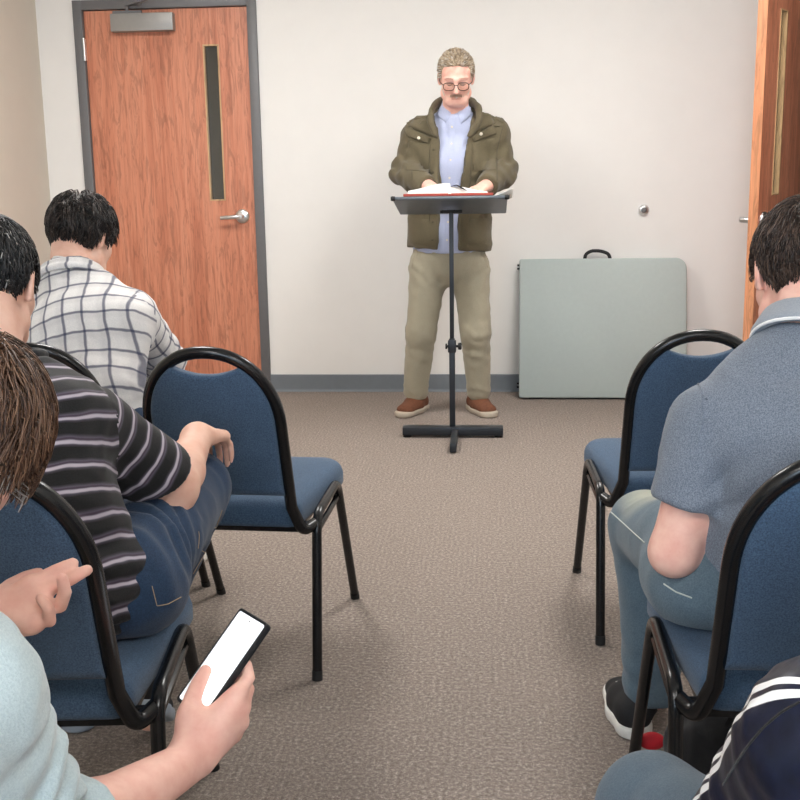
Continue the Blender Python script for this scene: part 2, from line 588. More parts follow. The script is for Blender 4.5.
def rrect(x0, x1, z0, z1, rads, n=8):
    """rounded rectangle, radii bl, br, tr, tl"""
    out = []
    for (cx, cz, a0, r) in ((x0, z0, PI, rads[0]), (x1, z0, 1.5 * PI, rads[1]), (x1, z1, 0, rads[2]), (x0, z1, 0.5 * PI, rads[3])):
        sx = 1 if cx == x0 else -1
        sz = 1 if cz == z0 else -1
        for k in range(n + 1):
            t = a0 + 0.5 * PI * k / n
            out.append((cx + sx * r + r * math.cos(t), cz + sz * r + r * math.sin(t)))
    return out


oF = rrect(-tw / 2, tw / 2, 0, th, (0.012, 0.06, 0.06, 0.012))
for h0, nm in ((0.0, 'front_top'), (0.046, 'rear_top')):
    MB().pad(oF, [(0.006, h0), (0.002, h0 + 0.002), (0.0, h0 + 0.006), (0.0, h0 + 0.036), (0.004, h0 + 0.042)], tmap).build('table_half', M['plastic_table'], tb)
hp = [(-0.145, th - 0.002), (-0.140, th + 0.028), (-0.11, th + 0.046), (-0.06, th + 0.046), (-0.015, th + 0.030), (-0.005, th - 0.002)]
MB().tube(fillet([tmap(x + 0.05, z, 0.03) for x, z in hp], 0.02, 5), 0.0095, 10, flat=(0.7, (0, 1, 0))).build('carry_handle', M['rubber'], tb)
for z in (th - 0.03, th - 0.05, 0.08, 0.06):
    MB().tube([tmap(-tw / 2 - 0.012, z, 0.03), tmap(-tw / 2 + 0.02, z, 0.03)], 0.005, 8).build('hinge_pin', M['black_metal'], tb)
b = MB()
b.tube([tmap(-0.40, 0.03, 0.045), tmap(0.40, 0.03, 0.045)], 0.011, 10)
b.tube([tmap(-0.40, -0.006, 0.045), tmap(0.40, -0.006, 0.045)], 0.009, 10)
b.build('leg_frame', M['black_metal'], tb)

# ------------------------------------------------------------------ lectern
lx, ly = -0.181, 5.03
lec = thing('lectern', 'black metal lectern stand with tilted desk on a cross-shaped base in front of the speaker', 'lectern', (lx, ly, 0))
b = MB()
b.box((-0.236, -0.03, 0.012), (0.238, 0.03, 0.052))
b.build('base_bar', M['lectern'], lec, bevel=0.004)
b = MB()
b.box((-0.002, -0.33, 0.006), (0.028, -0.02, 0.046))
b.build('base_foot', M['lectern'], lec, bevel=0.004)
for x in (-0.215, 0.217):
    MB().lathe((x, 0, 0), (0, 0, 1), [(0.02, 0), (0.02, 0.008), (0.015, 0.013)], 16).build('leveling_foot', M['rubber'], lec)
MB().box((-0.0135, -0.0135, 0.04), (0.0135, 0.0135, 0.47)).build('lower_pole', M['lectern'], lec, bevel=0.003)
MB().box((-0.010, -0.010, 0.45), (0.010, 0.010, 1.05)).build('upper_pole', M['lectern'], lec, bevel=0.003)
b = MB()
b.box((-0.019, -0.019, 0.405), (0.019, 0.019, 0.462))
kn = b.build('clamp_collar', M['lectern'], lec, bevel=0.004)
MB().lathe((0.015, 0, 0.433), (1, 0, 0), [(0.006, 0), (0.006, 0.012), (0.016, 0.014), (0.017, 0.026), (0.012, 0.030)], 16).build('clamp_knob', M['rubber'], kn)
MB().lathe((-0.015, 0, 0.433), (-1, 0, 0), [(0.006, 0), (0.006, 0.006), (0.013, 0.008), (0.013, 0.016)], 16).build('clamp_knob', M['rubber'], kn)
# desk, higher on the side of the audience
ya, yb, za, zb = -0.16, 0.23, 1.118, 1.043
dn = unit(A(0, za - zb, yb - ya))         # up normal of the desk
dl = unit(A(0, yb - ya, zb - za))


def desk(x, t, h):
    return A(0.0, ya, za) + A(x, 0, 0) + dl * t + dn * h


DL = math.hypot(yb - ya, za - zb)
hw = 0.252
oD = rrect(-hw, hw, 0, DL, (0.006, 0.006, 0.01, 0.01), 4)
MB().pad(oD, [(0.002, -0.010), (0, -0.008), (0, 0.002), (0.002, 0.004)], lambda x, t, h: desk(x, t, h)).build('desk', M['lectern_desk'], lec)
b = MB()
b.tube([desk(-hw - 0.004, -0.003, -0.003), desk(hw + 0.004, -0.003, -0.003)], 0.008, 8)
b.build('front_edge', M['lectern_desk'], lec)
for sx in (-1, 1):
    MB().lathe(desk(sx * (hw + 0.001), -0.003, -0.003), (sx, 0, 0), [(0.010, -0.012), (0.011, 0), (0.009, 0.007)], 12).build('edge_cap', M['rubber'], lec)
b = MB()
b.box((-0.05, -0.02, 1.045), (0.05, 0.02, 1.058))
for x in (-0.04, -0.015, 0.015, 0.04):
    b.lathe((x, -0.022, 1.052), (0, -1, 0), [(0.008, 0), (0.008, 0.004), (0.004, 0.007)], 10)
b.build('desk_bracket', M['rubber'], lec, bevel=0)
b = MB()
b.add([desk(-hw, DL, 0), desk(hw, DL, 0), desk(hw, DL + 0.006, 0), desk(-hw, DL + 0.006, 0), desk(-hw, DL, 0.025), desk(hw, DL, 0.025), desk(hw, DL + 0.006, 0.025), desk(-hw, DL + 0.006, 0.025)], [(3, 2, 1, 0), (4, 5, 6, 7), (0, 1, 5, 4), (1, 2, 6, 5), (2, 3, 7, 6), (3, 0, 4, 7)])
b.build('book_ledge', M['lectern_desk'], lec)

# open book on the desk (desk coordinates, moved to the lectern)
bk = thing('book', 'thick open book with red cover lying on the lectern desk', 'book', (lx, ly, 0))


def page_block(x0, x1, hin, hout, nm, mat):
    """one side of the open pages, thicker at the spine side curve"""
    n = 12
    V, Fs = [], []
    for i in range(n + 1):
        s = i / n
        x = x0 + (x1 - x0) * s
        top = hin * (1 - s) + hout * s + 0.010 * math.sin(PI * min(1, s * 1.3)) * (1 - s)
        low = 0.0145
        for (t, h) in ((0.015, low), (0.285, low), (0.285, max(top, low + 0.002)), (0.015, max(top, low + 0.002))):
            V.append(desk(x, t, 0.004 + h))
    for i in range(n):
        for k in range(4):
            k2 = (k + 1) % 4
            Fs.append((i * 4 + k, i * 4 + k2, i * 4 + 4 + k2, i * 4 + 4 + k))
    Fs.append((0, 1, 2, 3))
    Fs.append((n * 4 + 3, n * 4 + 2, n * 4 + 1, n * 4))
    return MB().add(V, Fs).build(nm, mat, bk, angle=30)


page_block(0.0, -0.185, 0.060, 0.030, 'left_pages', M['paper'])
page_block(0.0, 0.165, 0.044, 0.022, 'right_pages', M['paper'])
for x0, x1 in ((-0.205, -0.006), (0.006, 0.19)):
    b = MB()
    b.add([desk(x, t, h) for h in (0.0055, 0.0175) for (x, t) in ((x0, -0.004), (x1, -0.004), (x1, 0.295), (x0, 0.295))], [(3, 2, 1, 0), (4, 5, 6, 7), (0, 1, 5, 4), (1, 2, 6, 5), (2, 3, 7, 6), (3, 0, 4, 7)])
    b.build('cover', M['red_leather'], bk, bevel=0.002)
sp = MB().tube([desk(-0.002, 0.004, 0.010), desk(-0.002, 0.295, 0.010)], 0.012, 10, flat=(0.5, dn)).build('spine', M['red_leather'], bk)
b = MB()
for k in range(2):
    b.tube([desk(0.004, 0.012, 0.05), desk(0.03, 0.009, 0.055), desk(0.055, 0.007, 0.040), desk(0.075, 0.006, 0.030)], [0.004, 0.006, 0.006, 0.002], 6, flat=(0.35, dn))
b.build('page_ribbon', M['rubber'], bk)
pp = thing('paper_sheet', 'loose white paper sheet at the right edge of the lectern desk', 'paper', (lx, ly, 0))
b = MB()
N = 8
V = []
for i in range(N + 1):
    for (t, hh) in ((0.03, 0.0), (0.27, 0.0)):
        s = i / N
        V.append(desk(0.192 + 0.085 * s, t, 0.008 + 0.034 * s + hh))
b.add(V, [(2 * i, 2 * i + 2, 2 * i + 3, 2 * i + 1) for i in range(N)])
ps = b.build('sheet', M['paper'], pp)
so = ps.modifiers.new('thickness', 'SOLIDIFY')
so.thickness = 0.0012

# ------------------------------------------------------------------ chairs
def make_chair():
    t = bpy.data.objects.new('banquet_chair', None)
    COL.objects.link(t)
    bm_ = M['black_metal']
    # back line: y and lean as a function of height
    yb_ = lambda z: 0.005 - 0.145 * max(0, (z - 0.40)) / 0.43
    HW = 0.154
    ARC = 0.655
    TOP = 0.832
    arch = [(-HW, 0.405)]
    for k in range(7):
        arch.append((-HW, 0.405 + (ARC - 0.405) * (k + 1) / 7))
    nA = 28
    for k in range(1, nA):
        a = PI - PI * k / nA
        ex = 2.15
        c, s = math.cos(a), math.sin(a)
        arch.append((HW * math.copysign(abs(c) ** (2 / ex), c), ARC + (TOP - ARC) * abs(s) ** (2 / ex)))
    for k in range(8):
        arch.append((HW, ARC - (ARC - 0.405) * k / 7))
    path = fillet([A(-0.200, 0.058, 0.385), A(-0.176, 0.012, 0.375), A(-HW, yb_(0.43), 0.43)], 0.02, 6)[:-1] + [A(x, yb_(z), z) for x, z in arch if z > 0.425] + fillet([A(HW, yb_(0.43), 0.43), A(0.176, 0.012, 0.375), A(0.200, 0.058, 0.385)], 0.02, 6)[1:]
    MB().tube(path, 0.0142, 12, ref=(1, 0, 0)).build('back_frame', bm_, t)
    # back pad
    hw_ = HW - 0.008
    tz = TOP - 0.010
    inner = []

    def arc_pt(x):
        s = min(1, abs(x) / hw_)
        return ARC + (tz - ARC) * (1 - s ** 2.15) ** (1 / 2.15)
    inner.append((-hw_, 0.474))
    inner.append((hw_, 0.474))
    for k in range(8):
        inner.append((hw_, 0.474 + (ARC - 0.474) * (k + 1) / 8))
    xs = 0.080
    ks = 12
    a1 = math.acos(xs / hw_)
    for k in range(1, ks + 1):
        x = hw_ * math.cos(a1 * k / ks)
        inner.append((x, arc_pt(x)))
    z_s = arc_pt(xs)
    zc = TOP - 0.053
    for k in range(1, 14):
        s = -1 + 2 * k / 14
        x = -xs * s
        inner.append((x, zc + (z_s - zc) * s * s))
    for k in range(ks, 0, -1):
        x = -hw_ * math.cos(a1 * k / ks)
        inner.append((x, arc_pt(x)))
    for k in range(8):
        inner.append((-hw_, ARC - (ARC - 0.474) * k / 8))
    back = MB().pad(inner, [(0.011, -0.020), (0.006, -0.018), (0.002, -0.014), (0.0, -0.006), (0.0, 0.012), (0.002, 0.020), (0.006, 0.026), (0.011, 0.029)], lambda x, z, h: (x, yb_(z) + h, z))
    back.build('backrest', M['chair_fabric'], t, angle=60)
    # seat cushion, round at the front corners
    seat = []
    fr, rr = 0.07, 0.035
    for (cx, cy, a0, r) in ((-0.168, 0.018, PI, rr), (0.168, 0.018, 1.5 * PI, rr), (0.205, 0.445, 0, fr), (-0.205, 0.445, 0.5 * PI, fr)):
        sx = 1 if cx < 0 else -1
        sy = 1 if cy < 0.1 else -1
        for k in range(9):
            a = a0 + 0.5 * PI * k / 8
            seat.append((cx + sx * r + r * math.cos(a), cy + sy * r + r * math.sin(a)))
    # subdivide the long sides
    sub = []
    for i, p in enumerate(seat):
        q = seat[(i + 1) % len(seat)]
        sub.append(p)
        if math.dist(p, q) > 0.08:
            for k in range(1, 5):
                sub.append((p[0] + (q[0] - p[0]) * k / 5, p[1] + (q[1] - p[1]) * k / 5))
    sm = lambda x, y, h: (x, y, h + 0.010 * (y / 0.44))
    MB().pad(sub, [(0.012, 0.378), (0.004, 0.380), (0.0, 0.388), (0.0, 0.412), (0.004, 0.426), (0.012, 0.436), (0.022, 0.442)], sm, [(0.85, 0.447), (0.6, 0.450), (0.3, 0.451)]).build('seat', M['chair_fabric'], t, angle=60)
    # seat pan with cross bars
    b = MB()
    b.box((-0.165, 0.03, 0.366), (0.165, 0.40, 0.379))
    b.tube([(-0.196, 0.052, 0.378), (0.196, 0.052, 0.378)], 0.010, 10)
    b.tube([(-0.200, 0.30, 0.384), (0.200, 0.30, 0.384)], 0.010, 10)
    b.build('seat_frame', bm_, t)
    for sx in (-1, 1):
        X = sx * 0.202
        u = fillet([(X, -0.005, 0), (X, 0.048, 0.405), (X, 0.305, 0.418), (X * 1.0, 0.53, 0)], 0.045, 8)
        mid = A(X, 0.18, 0.412)
        rear = [p for p in u if p[1] < 0.17] + [mid]
        front = [p for p in u[::-1] if p[1] > 0.19] + [mid]
        for pth in (rear, front):
            lg = MB().tube(pth, 0.0122, 12, flat=(0.9, (0, 1, 0)), ref=(1, 0, 0)).build('leg', bm_, t)
            e = A(*pth[0])
            d = unit(A(*pth[1]) - e)
            MB().tube([e, e + d * 0.024], 0.0132, 12).build('foot_cap', M['rubber'], lg)
        MB().tube([(X * 0.98, 0.042, 0.345), (X * 0.98, 0.09, 0.36), (X * 0.98, 0.25, 0.366), (X * 0.98, 0.325, 0.372)], 0.008, 8).build('brace', bm_, t)
    return t


def kids(o):
    return [c for c in bpy.data.objects if c.parent is o]


def copy_tree(o, parent=None):
    c = o.copy()
    COL.objects.link(c)
    if parent is not None:
        c.parent = parent
    for ch in kids(o):
        copy_tree(ch, c)
    return c


proto = make_chair()
CH = [
    ((-0.625, 2.473), -3.0, 'empty blue banquet chair in front of the man in the black striped polo'),
    ((0.487, 2.712), 2.2, 'empty blue banquet chair in the right row in front of the man in grey polo'),
    ((0.494, 1.580), -0.5, 'blue banquet chair the man in the grey polo sits on'),
    ((-0.722, 1.490), 6.0, 'blue banquet chair the man in the black striped polo sits on'),
    ((-1.062, 2.540), 0.0, 'blue banquet chair the man in the plaid shirt sits on'),
    ((-0.690, 0.500), 0.0, 'blue banquet chair the bearded man with the phone sits on'),
    ((0.500, 0.520), 0.0, 'blue banquet chair the person in the navy jacket sits on'),
]
for i, (xy, rz_, lab) in enumerate(CH):
    c = proto if i == 0 else copy_tree(proto)
    c.location = (xy[0], xy[1], 0)
    c.rotation_euler = (0, 0, math.radians(rz_))
    tag(c, lab, 'chair', 'blue banquet chairs')
# ------------------------------------------------------------------ implicit surfaces for bodies and clothes
def hash01(ix, iy, iz, seed):
    h = (ix * 374761393 + iy * 668265263 + iz * 2147483647 + seed * 1274126177) & 0xFFFFFFFF
    h = ((h ^ (h >> 13)) * 1274126177) & 0xFFFFFFFF
    return ((h ^ (h >> 16)) & 0xFFFF) / 65535.0


def vnoise(P, scale, seed=0):
    """smooth value noise, -1..1"""
    Q = P * scale
    I = np.floor(Q).astype(np.int64)
    f = Q - I
    f = f * f * (3 - 2 * f)
    r = 0
    for dx in (0, 1):
        for dy in (0, 1):
            for dz in (0, 1):
                wgt = (f[:, 0] if dx else 1 - f[:, 0]) * (f[:, 1] if dy else 1 - f[:, 1]) * (f[:, 2] if dz else 1 - f[:, 2])
                r = r + wgt * hash01(I[:, 0] + dx, I[:, 1] + dy, I[:, 2] + dz, seed)
    return r * 2 - 1


def rc(a, b, ra, rb):
    a, b = np.asarray(a, float), np.asarray(b, float)
    ab = b - a
    L2 = max(ab.dot(ab), 1e-12)

    def f(P):
        q = P - a
        t = np.clip(q @ ab / L2, 0, 1)
        return np.linalg.norm(q - t[:, None] * ab, axis=1) - (ra + (rb - ra) * t)
    return f


def ec(a, b, wa, wb, side):
    """capsule with oval section: wa, wb = (half width along side, half depth)"""
    a, b = np.asarray(a, float), np.asarray(b, float)
    n = unit(b - a)
    L = np.linalg.norm(b - a)
    s = unit(np.asarray(side, float) - n * np.dot(side, n))
    f_ = np.cross(n, s)

    def f(P):
        q = P - a
        z = q @ n
        t = np.clip(z / L, 0, 1)
        w = wa[0] + (wb[0] - wa[0]) * t
        d = wa[1] + (wb[1] - wa[1]) * t
        m_ = np.minimum(w, d)
        x, y, zz = q @ s, q @ f_, z - t * L
        k0 = np.sqrt((x / w) ** 2 + (y / d) ** 2 + (zz / m_) ** 2) + 1e-9
        k1 = np.sqrt((x / w ** 2) ** 2 + (y / d ** 2) ** 2 + (zz / m_ ** 2) ** 2) + 1e-9
        return k0 * (k0 - 1) / k1
    return f


def el(c, r, R=None):
    c = np.asarray(c, float)
    r = np.asarray(r, float)

    def f(P):
        q = P - c
        if R is not None:
            q = q @ R
        k0 = np.linalg.norm(q / r, axis=1) + 1e-9
        k1 = np.linalg.norm(q / (r * r), axis=1) + 1e-9
        return k0 * (k0 - 1) / k1
    return f


def sleeve(a, b, ra, rb, t):
    """tapered sleeve from a towards b, cut square at the share t of the length"""
    a, b = np.asarray(a, float), np.asarray(b, float)
    d = unit(b - a)
    p0 = lerp(a, b, t)
    g = rc(a, b, ra, rb)
    return lambda P: smax(g(P), (P - p0) @ d, 0.006)


def chain(pts, rad):
    rad = [rad] * len(pts) if np.isscalar(rad) else rad
    fs = [rc(pts[i], pts[i + 1], rad[i], rad[i + 1]) for i in range(len(pts) - 1)]

    def f(P):
        d = fs[0](P)
        for g in fs[1:]:
            d = np.minimum(d, g(P))
        return d
    return f


def smin(a, b, k):
    if k <= 0:
        return np.minimum(a, b)
    h = np.clip(0.5 + 0.5 * (b - a) / k, 0, 1)
    return b + (a - b) * h - k * h * (1 - h)


def smax(a, b, k):
    return -smin(-a, -b, k)


class Field:
    def __init__(self):
        self.ops = []
        self.parts = {}

    def u(self, f, k=0.02, part=0):
        self.ops.append(('u', f, k, part))
        return self

    def s(self, f, k=0.01):
        self.ops.append(('s', f, k, 0))
        return self

    def cut(self, p, n, k=0.004):
        """keeps what lies behind the plane"""
        p, n = np.asarray(p, float), unit(n)
        self.ops.append(('i', lambda P: (P - p) @ n, k, 0))
        return self

    def neck(self, nk, d, R=0.15, k=0.004):
        """opens a garment at the neck, only close to it"""
        nk, d = np.asarray(nk, float), unit(d)
        self.ops.append(('i', lambda P: np.minimum((P - nk) @ d, R - np.linalg.norm(P - nk, axis=1)), k, 0))
        return self

    def clip(self, f, k=0.004):
        self.ops.append(('i', f, k, 0))
        return self

    def disp(self, f):
        self.ops.append(('d', f, 0, 0))
        return self

    def __call__(self, P):
        d = None
        for op, f, k, _ in self.ops:
            v = f(P)
            if op == 'u':
                d = v if d is None else smin(d, v, k)
            elif op == 's':
                d = smax(d, -v, k)
            elif op == 'i':
                d = smax(d, v, k)
            else:
                d = d - v
        return d

    def nearest_part(self, P):
        best, part = None, None
        for op, f, k, pt in self.ops:
            if op == 'u':
                v = f(P)
                if best is None:
                    best, part = v, np.full(len(P), pt)
                else:
                    mk = v < best
                    part = np.where(mk, pt, part)
                    best = np.where(mk, v, best)
        return part


def surface(f, lo, hi, h, B=8):
    """surface nets over blocks near the surface"""
    lo, hi = np.asarray(lo, float), np.asarray(hi, float)
    nb = np.ceil((hi - lo) / (h * B)).astype(int)
    g = np.stack(np.meshgrid(*[np.arange(n) for n in nb], indexing='ij'), -1).reshape(-1, 3)
    d = f(lo + (g + 0.5) * B * h)
    g = g[np.abs(d) < B * h * 0.87 * 1.5 + 0.012]
    loc = np.stack(np.meshgrid(*[np.arange(B + 1)] * 3, indexing='ij'), -1).reshape(-1, 3)
    cel = np.stack(np.meshgrid(*[np.arange(B)] * 3, indexing='ij'), -1).reshape(-1, 3)
    N = nb * B + 2
    cid = lambda I: (I[..., 0] + 1) + N[0] * ((I[..., 1] + 1) + N[1] * (I[..., 2] + 1))
    ids, pos, quads = [], [], []
    st = 64
    for s in range(0, len(g), st):
        gb = g[s:s + st]
        S = (gb[:, None, :] * B + loc[None]).reshape(-1, 3)
        D = f(lo + S * h).reshape(len(gb), B + 1, B + 1, B + 1)
        C = {}
        for dx in (0, 1):
            for dy in (0, 1):
                for dz in (0, 1):
                    C[dx, dy, dz] = D[:, dx:dx + B, dy:dy + B, dz:dz + B]
        neg = sum((C[k] < 0).astype(int) for k in C)
        act = (neg > 0) & (neg < 8)
        acc = np.zeros(act.shape + (3,))
        cnt = np.zeros(act.shape)
        for ax in range(3):
            for u_ in (0, 1):
                for v_ in (0, 1):
                    k0 = [0, 0, 0]
                    o1, o2 = [a for a in range(3) if a != ax]
                    k0[o1], k0[o2] = u_, v_
                    k1 = list(k0)
                    k1[ax] = 1
                    a, b = C[tuple(k0)], C[tuple(k1)]
                    x = ((a < 0) != (b < 0)) & act
                    t = np.where(x, a / np.where(a == b, 1, a - b), 0)
                    pt = np.zeros(act.shape + (3,))
                    pt[..., o1], pt[..., o2] = u_, v_
                    pt[..., ax] = t
                    acc += pt * x[..., None]
                    cnt += x
            # quads on the edges that start at each sample
            a, b = C[0, 0, 0], C[tuple(1 if i == ax else 0 for i in range(3))]
            x = (a < 0) != (b < 0)
            bi, i, j, k = np.nonzero(x)
            base = gb[bi] * B + np.stack([i, j, k], 1)
            o1, o2 = [(1, 2), (2, 0), (0, 1)][ax]
            e1, e2 = np.zeros(3, int), np.zeros(3, int)
            e1[o1], e2[o2] = 1, 1
            q = np.stack([cid(base - e1 - e2), cid(base - e2), cid(base), cid(base - e1)], 1)
            fl = (a < 0)[bi, i, j, k]
            q[~fl] = q[~fl][:, ::-1]
            quads.append(q)
        bi, i, j, k = np.nonzero(act)
        base = gb[bi] * B + np.stack([i, j, k], 1)
        ids.append(cid(base))
        pos.append(lo + (base + acc[bi, i, j, k] / cnt[bi, i, j, k][:, None]) * h)
    ids, pos, quads = np.concatenate(ids), np.concatenate(pos), np.concatenate(quads)
    o = np.argsort(ids)
    ids, pos = ids[o], pos[o]
    ix = np.searchsorted(ids, quads)
    ix[ix >= len(ids)] = 0
    good = (ids[ix] == quads).all(1)
    return pos, ix[good]


def wear(name, c, c2, w, scale=420):
    """denim worn pale where the tint attribute says so"""
    m_ = fabric(name, c, c2, scale, 0.4, big=0.25)
    tr = m_.node_tree
    b_ = tr.nodes['Principled BSDF']
    src = b_.inputs['Base Color'].links[0].from_socket
    at = tr.nodes.new('ShaderNodeAttribute')
    at.attribute_name = 'tint'
    mx = tr.nodes.new('ShaderNodeMix')
    mx.data_type = 'RGBA'
    tr.links.new(at.outputs['Fac'], mx.inputs[0])
    tr.links.new(src, mx.inputs[6])
    mx.inputs[7].default_value = w
    tr.links.new(mx.outputs[2], b_.inputs['Base Color'])
    return m_


def sdf_mesh(name, f, lo, hi, h, mat, parent, axes=None, color=None, relax=1):
    """mesh of a field; axes: list of (part, origin, axis, side, mode) gives the pattern coordinates"""
    V, Q = surface(f, lo, hi, h)
    for _ in range(relax):
        nb = np.zeros_like(V)
        c = np.zeros(len(V))
        for k in range(4):
            a, b = Q[:, k], Q[:, (k + 1) % 4]
            np.add.at(nb, a, V[b])
            np.add.at(c, a, 1)
            np.add.at(nb, b, V[a])
            np.add.at(c, b, 1)
        V = V + 0.5 * (nb / np.maximum(c, 1)[:, None] - V)
    me = mesh_np(name, V, Q)
    V = np.empty(len(me.vertices) * 3, dtype=np.float32)
    me.vertices.foreach_get('co', V)
    V = V.reshape(-1, 3).astype(float)
    L = np.empty(len(me.loops), dtype=np.int32)
    me.loops.foreach_get('vertex_index', L)
    if axes:
        part = f.nearest_part(V)
        co = {}
        for (pid, org, ax, side, rad) in axes:
            org, ax = np.asarray(org, float), unit(ax)
            sd = unit(np.asarray(side) - ax * np.dot(side, ax))
            fr = np.cross(ax, sd)
            q = V - org
            v = q @ ax
            u = q @ sd if rad is None else np.arctan2(q @ fr, q @ sd) * rad
            co[pid] = np.stack([u, v, np.full(len(V), float(pid))], 1)
        fp = part[L.reshape(-1, 4)[:, 0]] if len(L) == 4 * len(me.polygons) else None
        out = np.zeros((len(L), 3), dtype=np.float32)
        pl = np.repeat(fp, 4)
        for pid in co:
            mk = pl == pid
            out[mk] = co[pid][L[mk]]
            if rad is not None:
                pass
        at = me.attributes.new('pat', 'FLOAT_VECTOR', 'CORNER')
        at.data.foreach_set('vector', out.ravel())
    if color is not None:
        cl = np.asarray(color(V), dtype=np.float32)
        at = me.attributes.new('tint', 'FLOAT', 'POINT')
        at.data.foreach_set('value', cl)
    return link(name, me, mat, parent)


def bvh_of(o):
    me = o.data
    V = np.empty(len(me.vertices) * 3, dtype=np.float32)
    me.vertices.foreach_get('co', V)
    V = V.reshape(-1, 3)
    return BVHTree.FromPolygons([Vector(v) for v in V], [tuple(p.vertices) for p in me.polygons])


def near(bvh, p, off=0.0):
    c, n, i, d = bvh.find_nearest(Vector(p))
    return A(*c) + A(*n) * off


def seen(bvh, px, py, off=0.0, depth=None):
    """point of a surface met by looking at it; falls back to the nearest point"""
    d = unit(ray(px, py))
    c, n, i, t = bvh.ray_cast(Vector(CAM), Vector(d))
    if c is None:
        return near(bvh, W(px, py, depth), off)
    return A(*c) + A(*n) * off


def resample(pts, n):
    P = np.asarray(pts, float)
    L = np.concatenate([[0], np.cumsum(np.linalg.norm(np.diff(P, axis=0), axis=1))])
    s = np.linspace(0, L[-1], n)
    return np.stack([np.interp(s, L, P[:, i]) for i in range(P.shape[1])], 1)


def seam(name, bvh, pts, mat, parent, r=0.0016, depth=None, n=24, flat=None, px=True):
    """thin raised line lying on a surface"""
    P = resample(pts, n)
    P = [seen(bvh, p[0], p[1], r * 0.3, depth) if px else near(bvh, p, r * 0.3) for p in P]
    return MB().tube(P, r, 6).build(name, mat, parent)


def patch(name, bvh, quad, mat, parent, t=0.004, nx=10, ny=10, depth=None, px=True, round_=0.0):
    """cloth patch of thickness t lying on a surface; quad: 4 corners in order"""
    q = [np.asarray(p, float) for p in quad]
    G = []
    for j in range(ny + 1):
        for i in range(nx + 1):
            a, b = i / nx, j / ny
            p = lerp(lerp(q[0], q[1], a), lerp(q[3], q[2], a), b)
            G.append(p)
    V = []
    for off in (-0.004, t):
        for k, p in enumerate(G):
            i, j = k % (nx + 1), k // (nx + 1)
            e = min(i, nx - i, j, ny - j)
            o = off if (off < 0 or e > 0) else off * 0.45
            V.append(seen(bvh, p[0], p[1], o, depth) if px else near(bvh, p, o))
    n1 = (nx + 1) * (ny + 1)
    Fs = []
    for j in range(ny):
        for i in range(nx):
            a = j * (nx + 1) + i
            Fs.append((a, a + 1, a + nx + 2, a + nx + 1))
            Fs.append((n1 + a + nx + 1, n1 + a + nx + 2, n1 + a + 1, n1 + a))
    ring = [i for i in range(nx + 1)] + [j * (nx + 1) + nx for j in range(1, ny + 1)] + [ny * (nx + 1) + i for i in range(nx - 1, -1, -1)] + [j * (nx + 1) for j in range(ny - 1, 0, -1)]
    for k in range(len(ring)):
        a, b = ring[k], ring[(k + 1) % len(ring)]
        Fs.append((a, b, n1 + b, n1 + a))
    return MB().add(V, Fs).build(name, mat, parent, angle=70)


# ------------------------------------------------------------------ body parts
def frame(fwd, up):
    """columns right, forward, up"""
    f = unit(fwd)
    u = unit(np.asarray(up, float) - f * np.dot(up, f))
    return np.stack([np.cross(f, u), f, u], 1)


class Head:
    def __init__(self, c, fwd, up, s=1.0):
        self.c, self.R, self.s = np.asarray(c, float), frame(fwd, up), s

    def p(self, x, y, z):
        return self.c + self.R @ (A(x, y, z) * self.s)

    def E(self, x, y, z, rx, ry, rz, tilt=None):
        R = self.R if tilt is None else self.R @ tilt
        return el(self.p(x, y, z), A(rx, ry, rz) * self.s, R)

    def cap(self, p, q, ra, rb):
        return rc(self.p(*p), self.p(*q), ra * self.s, rb * self.s)

    def skull(self, F, face=True):
        F.u(self.E(0, -0.012, 0.028, 0.075, 0.096, 0.088), 0.02)
        F.u(self.E(0, 0.028, -0.035, 0.059, 0.064, 0.085), 0.03)
        F.u(self.cap((-0.028, 0.062, -0.090), (0.028, 0.062, -0.090), 0.026, 0.026), 0.03)
        F.u(self.cap((-0.05, 0.012, -0.072), (0.05, 0.012, -0.072), 0.022, 0.022), 0.03)
        if face:
            for sx in (-1, 1):
                F.u(self.E(sx * 0.036, 0.060, -0.028, 0.026, 0.026, 0.026), 0.02)
                F.s(self.E(sx * 0.032, 0.100, 0.006, 0.020, 0.016, 0.013), 0.014)
                F.u(self.E(sx * 0.032, 0.078, 0.006, 0.0135, 0.0135, 0.011), 0.004)
                F.u(self.cap((sx * 0.012, 0.092, 0.022), (sx * 0.052, 0.076, 0.024), 0.009, 0.008), 0.014)
                F.u(self.E(sx * 0.012, 0.098, -0.034, 0.009, 0.010, 0.008), 0.008)
            F.u(self.cap((0, 0.090, 0.014), (0, 0.112, -0.028), 0.008, 0.0125), 0.012)
            F.u(self.cap((-0.020, 0.086, -0.058), (0.020, 0.086, -0.058), 0.007, 0.007), 0.010)
            F.u(self.cap((-0.016, 0.085, -0.069), (0.016, 0.085, -0.069), 0.008, 0.008), 0.008)
            F.s(self.cap((-0.024, 0.098, -0.0635), (0.024, 0.098, -0.0635), 0.0035, 0.0035), 0.004)
        for sx in (-1, 1):
            a = sx * 0.35
            T = np.array([[math.cos(a), -math.sin(a), 0], [math.sin(a), math.cos(a), 0], [0, 0, 1]])
            F.u(self.E(sx * 0.080, -0.008, -0.004, 0.0075, 0.019, 0.031, T), 0.008)
            F.u(self.E(sx * 0.077, -0.004, -0.028, 0.007, 0.010, 0.011, T), 0.006)
            F.s(self.E(sx * 0.090, -0.002, -0.002, 0.008, 0.010, 0.016, T), 0.006)

    def scalp(self, grow=0.0):
        F = Field()
        g = grow
        F.u(self.E(0, -0.012, 0.028, 0.075 + g, 0.096 + g, 0.088 + g), 0.02)
        F.u(self.E(0, 0.028, -0.035, 0.059 + g, 0.064 + g, 0.085 + g), 0.03)
        return F

    def local(self, P):
        return ((P - self.c) @ self.R) / self.s


